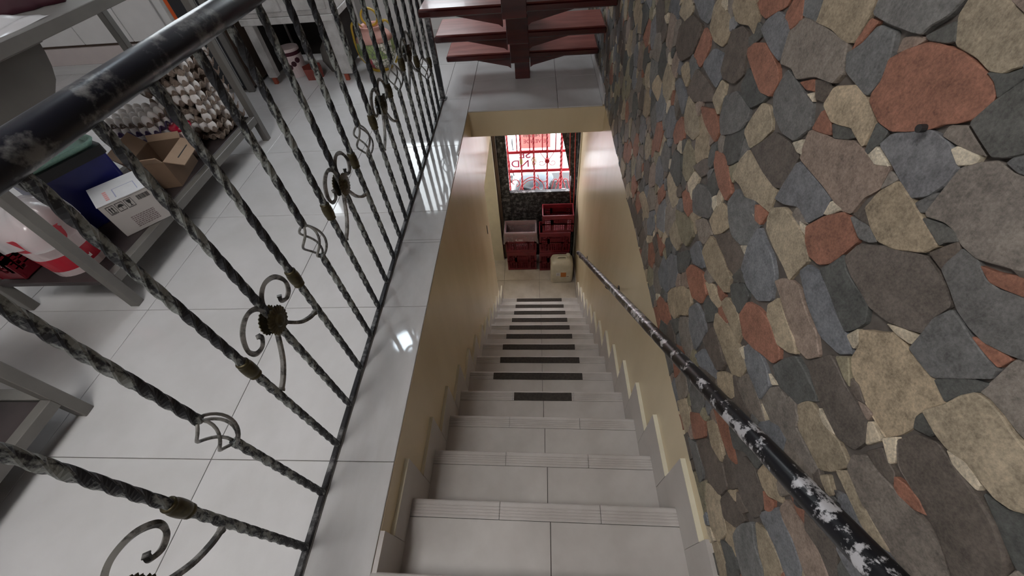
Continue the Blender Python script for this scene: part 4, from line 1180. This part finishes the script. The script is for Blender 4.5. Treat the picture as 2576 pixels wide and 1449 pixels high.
for z in (-1.66, -2.2):
    MB().lathe([(.009, -.045), (.009, .045)], n=12).build('hinge', 'iron_door', dr, loc=(-.431+.02, -.012, z-ZL))
# red cord hanging from the door
cd = thing('red_cord', (.345, 3.735, -1.95), 'red cord hanging in a long loop inside the street door', 'cord')
pts = [(.315, -.34), (.325, -1.0), (.345, -1.45), (.385, -1.93), (.392, -1.955), (.394, -1.93), (.392, -1.45), (.375, -1.0), (.36, -.34)]
MB().tube(catmull([(x-.345, -.004*k, z+1.95) for k, (x, z) in enumerate(pts)], 6), .0042, 8).build('cord_loop', 'strap_red', cd, smooth=True)
# ================================================================== RED GATE outside
GY = 4.03
gt = thing('iron_gate', (.02, GY, ZL-.15), 'red wrought iron street gate with twisted bars and scrolls', 'gate')
GX = lambda u: -.344+(u-1276)*.00441
def gz(v): return v
def gb(x0, x1, z0, z1, t=.008): return MB().cbox(x0-.02, x1-.02, -t, t, z0-ZL+.15, z1-ZL+.15, .002)
for z0, z1 in ((-1.225, -1.195), (-1.470, -1.435), (-1.86, -1.83), (-2.70, -2.67), (-.35, -.32)):
    gb(-.70, .85, z0, z1).build('cross_bar', 'gate_red', gt)
for k, u in enumerate((1245, 1277, 1310, 1343, 1377, 1413, 1447, 1480)):
    x = GX(u); m = twisted(-2.70, -.35, .0085 if k != 5 else .0125, .22)
    b_ = m.build('gate_bar', 'gate_red', gt, loc=(x-.02, 0, -ZL+.15))
    if k in (2,): MB().lathe([(.012, -.035), (.017, -.02), (.017, .02), (.012, .035)], n=12).build('collar', 'gate_gold', b_, loc=(0, 0, -1.328))
    if k in (3,):
        for q in range(4): 
            p = [((.006+.020*math.sin(PI*i/10))*math.cos(PI/2*q+2*i/10), (.006+.020*math.sin(PI*i/10))*math.sin(PI/2*q+2*i/10), -1.328-.055+.11*i/10) for i in range(11)]
            MB().tube(p, .004, 6).build('cage_rod', 'gate_gold', b_, smooth=True)
for u in (1301, 1333, 1365, 1398):
    gb(GX(u)-.006, GX(u)+.006, -1.196, -.35, .006).build('upper_bar', 'gate_red', gt)
def gscroll(pts, r=.0055, n=5):
    c = catmull([(x-.02, -.016, z-ZL+.15) for x, z in pts], n); return MB().tube(c, r, 6).build('scroll', 'gate_red', gt, smooth=True)
def spiral(cx, cz, r0, r1, a0, a1, n=12): return [(cx+(r0+(r1-r0)*i/n)*math.cos(a0+(a1-a0)*i/n), cz+(r0+(r1-r0)*i/n)*math.sin(a0+(a1-a0)*i/n)) for i in range(n+1)]
xf = GX(1377)
ro = MB().lathe([(.026, -.024), (.028, -.018), (.028, .018), (.026, .024)], n=20, axis='y').build('rosette', 'gate_red', gt, loc=(xf-.02, 0, -1.322-ZL+.15))
for s in (-1, 1):
    gscroll([(xf+s*.015, -1.345)]+[(xf+s*(.062-(.036-.02*i/9)*math.cos(PI*.2+5.2*i/9)), -1.345-(.036-.02*i/9)*math.sin(PI*.2+5.2*i/9)) for i in range(10)], .0042)
    gscroll([(xf+s*.012, -1.31), (xf+s*.045, -1.265), (xf+s*.078, -1.21)], .0042)
gscroll(spiral(GX(1290), -1.60, .062, .018, -1.2, 4.6))
gscroll([(GX(1300), -1.84), (GX(1303), -1.70), (GX(1315), -1.58), (GX(1335), -1.53), (GX(1355), -1.56), (GX(1368), -1.65), (GX(1365), -1.76), (GX(1350), -1.80)])
gscroll([(GX(1313), -1.63), (GX(1325), -1.58), (GX(1342), -1.57), (GX(1355), -1.62), (GX(1352), -1.69)], .0045)
gscroll([(GX(1333), -1.84), (GX(1333), -1.74), (GX(1340), -1.68), (GX(1352), -1.68), (GX(1356), -1.74), (GX(1348), -1.78)])
for s, u in ((-1, 1395), (1, 1430)):
    gscroll([(GX(u), -1.84), (GX(u)+s*.03, -1.74), (GX(u)+s*.012, -1.63), (GX(u)-s*.0, -1.58), (GX(u)-s*.03, -1.57), (GX(u)-s*.045, -1.61), (GX(u)-s*.025, -1.64)])
gscroll([(GX(1412), -1.50), (GX(1405), -1.62), (GX(1398), -1.74), (GX(1400), -1.84)], .0045); gscroll([(GX(1414), -1.50), (GX(1421), -1.62), (GX(1428), -1.74), (GX(1426), -1.84)], .0045)
gscroll([(GX(1352), -1.50)]+spiral(GX(1367), -1.545, .060, .05, 2.9, 6.4, 10), .0045)
for u in (1303, 1345, 1408, 1422): 
    MB().lathe([(.004, -.022), (.022, -.016), (.026, 0), (.020, .014), (.004, .02)], n=7, axis='y').build('leaf', 'gate_red', gt, loc=(GX(u)-.02, -.02, -1.80-ZL+.15))
# for-sale sheets on the outer side of the gate, seen from behind
s1 = thing('sale_notice', (GX(1349), GY+.05, -1.08), 'pink printed for sale notice hanging on the upper gate', 'notice')
MB().box(-.165, .160, 0, .002, -.115, .46).build('sheet', 'sign_pink', s1)
MR = (PI/2, 0, PI)
for s, z, mt_, sz in (('310 574 0489', .075, 'print_grey', .050), ('310 748 5989', .020, 'print_grey', .050), ('SE VENDE', -.052, 'print_pink', .064)):
    text(s, 'lettering', mt_, sz, s1, (0, -.0006, z), (PI/2, 0, 0), 'CENTER').scale = (-1, 1, 1)
s2 = thing('sale_banner', (GX(1325), GY+.045, -1.33), 'white for sale banner with pink letters on the middle of the gate', 'banner')
MB().box(-.34, .085, 0, .002, -.115, .12).build('sheet', 'banner_white', s2)
text('SE', 'lettering', 'print_pink', .130, s2, (-.022, -.0006, .018), (PI/2, 0, 0), 'CENTER').scale = (-1.1, 1, 1)
text('NDE', 'lettering', 'print_pink', .128, s2, (-.115, -.0006, -.098), (PI/2, 0, 0), 'CENTER').scale = (-1.1, 1, 1)
# ================================================================== STREET
struct(MB().box(-8, 8, 4.02, 16, ZL-.35, ZL-.16).build('ground', 'pavement'), 'bright grey pavement of the street', 'ground')
fc = thing('house_front', (0, 12, ZL-.16), 'pale house front across the street', 'house')
MB().box(-8, 8, 0, .4, 0, 5).build('facade_wall', 'facade', fc)
for k in range(4):
    w_ = MB().cbox(-4.5+2.6*k, -3.3+2.6*k, -.03, .02, 1.0, 2.4, .01).build('window', 'white_plastic', fc)
    MB().box(-4.42+2.6*k, -3.38+2.6*k, -.04, -.03, 1.08, 2.32).build('pane', 'window_glass', w_)
for k, (x, y) in enumerate(((-1.15, 9.5), (1.4, 9.2))):
    sh = thing('street_shrub', (x, y, ZL-.16), ['leafy green shrub across the street on the left', 'leafy green shrub across the street on the right'][k], 'shrub', 'shrubs across the street')
    MB().tube([(0, 0, 0), (0.02, 0, .5)], .03, 7).build('stem', 'brown_board', sh)
    vs = []; fs = []
    for i in range(420):
        a, b_, r = rnd.uniform(0, 2*PI), rnd.uniform(-.9, 1.4), rnd.uniform(.25, .5); c = Vector((r*math.cos(a)*math.cos(b_), r*math.sin(a)*math.cos(b_), .75+r*math.sin(b_)))
        d1 = Vector((rnd.uniform(-1, 1), rnd.uniform(-1, 1), rnd.uniform(-.5, .5))).normalized()*.06; d2 = d1.orthogonal().normalized()*.03
        n_ = len(vs); vs += [c-d1, c+d2, c+d1, c-d2]; fs.append((n_, n_+1, n_+2, n_+3))
    tag(MB().add(vs, fs).build('leaves', 'foliage', sh, fixn=False), None, None, None, 'stuff')
# motorcycle parked just outside
mc = thing('motorcycle', (-.02, 4.72, ZL-.16), 'dark motorcycle with a silver tank parked outside the gate', 'motorcycle')
for x in (-.62, .62):
    w_ = MB().tube([(x+.26*math.cos(2*PI*k/28), 0, .30+.26*math.sin(2*PI*k/28)) for k in range(28)], .045, 8, closed=True).build('wheel', 'rubber', mc, smooth=True)
    MB().lathe([(.21, -.012), (.21, .012)], (x, 0, .30), 24, 'y').build('rim', 'steel', w_)
autosmooth(loft([(rrect(.40, .07, .05), .34), (rrect(.36, .12, .08), .45), (rrect(.30, .13, .09), .58)]).build('engine', 'bike_black', mc))
tk = MB().lathe([(.02, -.26), (.10, -.20), (.145, -.06), (.150, .08), (.11, .22), (.03, .27)], n=20, axis='x').xf(Matrix.Diagonal((1, .95, .8, 1))).build('tank', 'bike_silver', mc, loc=(-.02, 0, .66), smooth=True)
autosmooth(loft([(rrect(.28, .11, .08), .60), (rrect(.30, .13, .10), .68), (rrect(.26, .10, .08), .715)]).build('seat', 'bike_black', mc, loc=(.42, 0, 0)))
MB().tube([(-.34, -.34, .93), (-.30, -.26, .90), (-.36, 0, .85), (-.30, .26, .90), (-.34, .34, .93)], .014, 8).build('handlebar', 'steel', mc, smooth=True)
for s in (-1, 1):
    MB().lathe([(.018, -.06), (.018, .06)], n=10, axis='y').build('grip', 'rubber', mc, loc=(-.33, s*.31, .92))
    mm = MB().tube([(-.30, s*.2, .90), (-.33, s*.26, 1.06)], .007, 6).build('mirror_arm', 'bike_black', mc)
    MB().lathe([(.02, -.008), (.055, -.004), (.055, .006), (.03, .012)], n=16, axis='x').build('mirror', 'bike_black', mm, loc=(-.33, s*.28, 1.09))
MB().tube([(-.62, -.05, .30), (-.46, -.05, .72), (-.40, -.05, .85)], .022, 8).build('fork', 'steel', mc); MB().tube([(-.62, .05, .30), (-.46, .05, .72), (-.40, .05, .85)], .022, 8).build('fork', 'steel', mc)
MB().lathe([(.03, .05), (.08, .02), (.09, -.05), (.085, -.06)], n=20, axis='x').build('headlamp', 'bike_silver', mc, loc=(-.50, 0, .76), smooth=True)
MB().tube([(.05, .09, .30), (.4, .11, .28), (.75, .12, .34)], [.03, .035, .045], 10).build('exhaust', 'steel', mc, smooth=True)
# ================================================================== CRATES and CAN at the foot of the stairs
CW, CD, CH = .365, .215, .325
crate('lattice_crate', (-.226, 3.612, ZL), CW, CD, CH, 'dark red lattice crate on the floor under the bag lined crate', 'crates by the street door')
cr = crate('lattice_crate', (-.224, 3.612, ZL+CH+.001), CW+.01, CD+.004, CH, 'dark red lattice crate lined with a clear bag', 'crates by the street door')
yf = -(CD+.004)/2
MB().box(-.085, .055, yf-.002, yf+.004, CH-.165, CH-.085).build('print_panel', 'crate_red', cr)
a_ = [(-.048+.014*math.cos(t), CH-.116+.014*math.sin(t)) for t in np.linspace(.9, 5.4, 14)]+[(-.044+.009*math.cos(t), CH-.114+.009*math.sin(t)) for t in np.linspace(5.2, 1.1, 12)]
MB().prism(a_, yf-.0032, yf-.002, 'y').build('crate_emblem', 'crate_print', cr)
m = MB(); x = -.026
for w_ in (.007, .003, .008, .006, .007, .005, .007): m.box(x, x+w_-.001, yf-.0032, yf-.002, CH-.121, CH-.109+.003*(w_ < .004)); x += w_+.001
m.box(-.048, .030, yf-.0032, yf-.002, CH-.133, CH-.129); m.build('crate_lettering', 'crate_print', cr)
crate('lattice_crate', (.178, 3.592, ZL), CW, CD, CH, 'dark red lattice crate at the bottom of the stack behind the plastic can', 'crates by the street door')
crate('lattice_crate', (.180, 3.592, ZL+CH+.001), CW, CD, CH, 'dark red lattice crate in the middle of the stack behind the plastic can', 'crates by the street door')
crate('lattice_crate', (.213, 3.592, ZL+2*CH+.003), CW-.01, CD, .255, 'empty dark red crate on top of the stack by the street door', 'crates by the street door')
lb = thing('bin_liner', (-.224, 3.612, ZL+2*CH), 'clear plastic liner folded over the rim of the left crate', 'liner')
def liner_ring(hx, hy, z, amp, ph):
    return [(x+amp*math.sin(9*k*.26+ph)*.6, y+amp*math.cos(7*k*.26+ph)*.6, z+amp*1.2*math.sin(k*.8+ph)) for k, (x, y) in enumerate(rrect(hx, hy, .02, 5))]
rings = [liner_ring(.206, .130, -.150, .020, 0), liner_ring(.203, .127, -.095, .010, 1), liner_ring(.198, .121, -.03, .005, 2), liner_ring(.194, .116, .006, .001, 0), liner_ring(.176, .098, .004, .001, 0), liner_ring(.170, .092, -.06, .006, 1), liner_ring(.160, .084, -.16, .008, 2), liner_ring(.140, .070, -.25, .008, 3)]
vs = [p for r in rings for p in r]; n = len(rings[0]); fs = [(i*n+k, i*n+(k+1) % n, (i+1)*n+(k+1) % n, (i+1)*n+k) for i in range(len(rings)-1) for k in range(n)]
fs.append(tuple((len(rings)-1)*n+k for k in range(n)))
MB().add(vs, fs).build('liner_film', 'plastic_film', lb, smooth=True)
jc = thing('plastic_can', (.264, 3.372, ZL), 'dirty cream plastic jerry can with an orange label on the floor', 'jerry can')
hx, hy = .134, .098
autosmooth(loft([(rrect(hx-.02, hy-.02, .03), 0), (rrect(hx-.004, hy-.004, .035), .012), (rrect(hx, hy, .04), .04), (rrect(hx, hy, .04), .285), (rrect(hx-.012, hy-.010, .04), .325), (rrect(hx-.040, hy-.035, .035), .352), (rrect(hx-.075, hy-.06, .02), .360)]).build('can_body', 'can_plastic', jc))
hm = MB().tube(catmull([(-.055, -.01, .350), (-.048, -.01, .378), (-.02, -.01, .386), (.02, -.01, .386), (.048, -.01, .378), (.055, -.01, .350)], 4), .011, 8).build('handle', 'can_plastic', jc, smooth=True)
MB().lathe([(.026, .345), (.026, .372), (.022, .376)], (.075, .035, 0), 18).build('cap', 'can_plastic', jc)
MB().box(-.014, .052, -hy-.001, -hy+.003, .115, .195).build('label_patch', 'print_orange', jc)
lp = MB().box(-.068, -.016, -hy-.0008, -hy+.003, .135, .190).build('label_patch', 'carton_white', jc)
for k in range(4): MB().box(-.062, -.022-.006*(k % 2), -hy-.0014, -hy+.002, .143+.011*k, .147+.011*k).build('small_print', 'print_grey', lp)
MB().box(.058, .085, -hy-.001, -hy+.003, .118, .126).build('small_print', 'print_grey', jc)
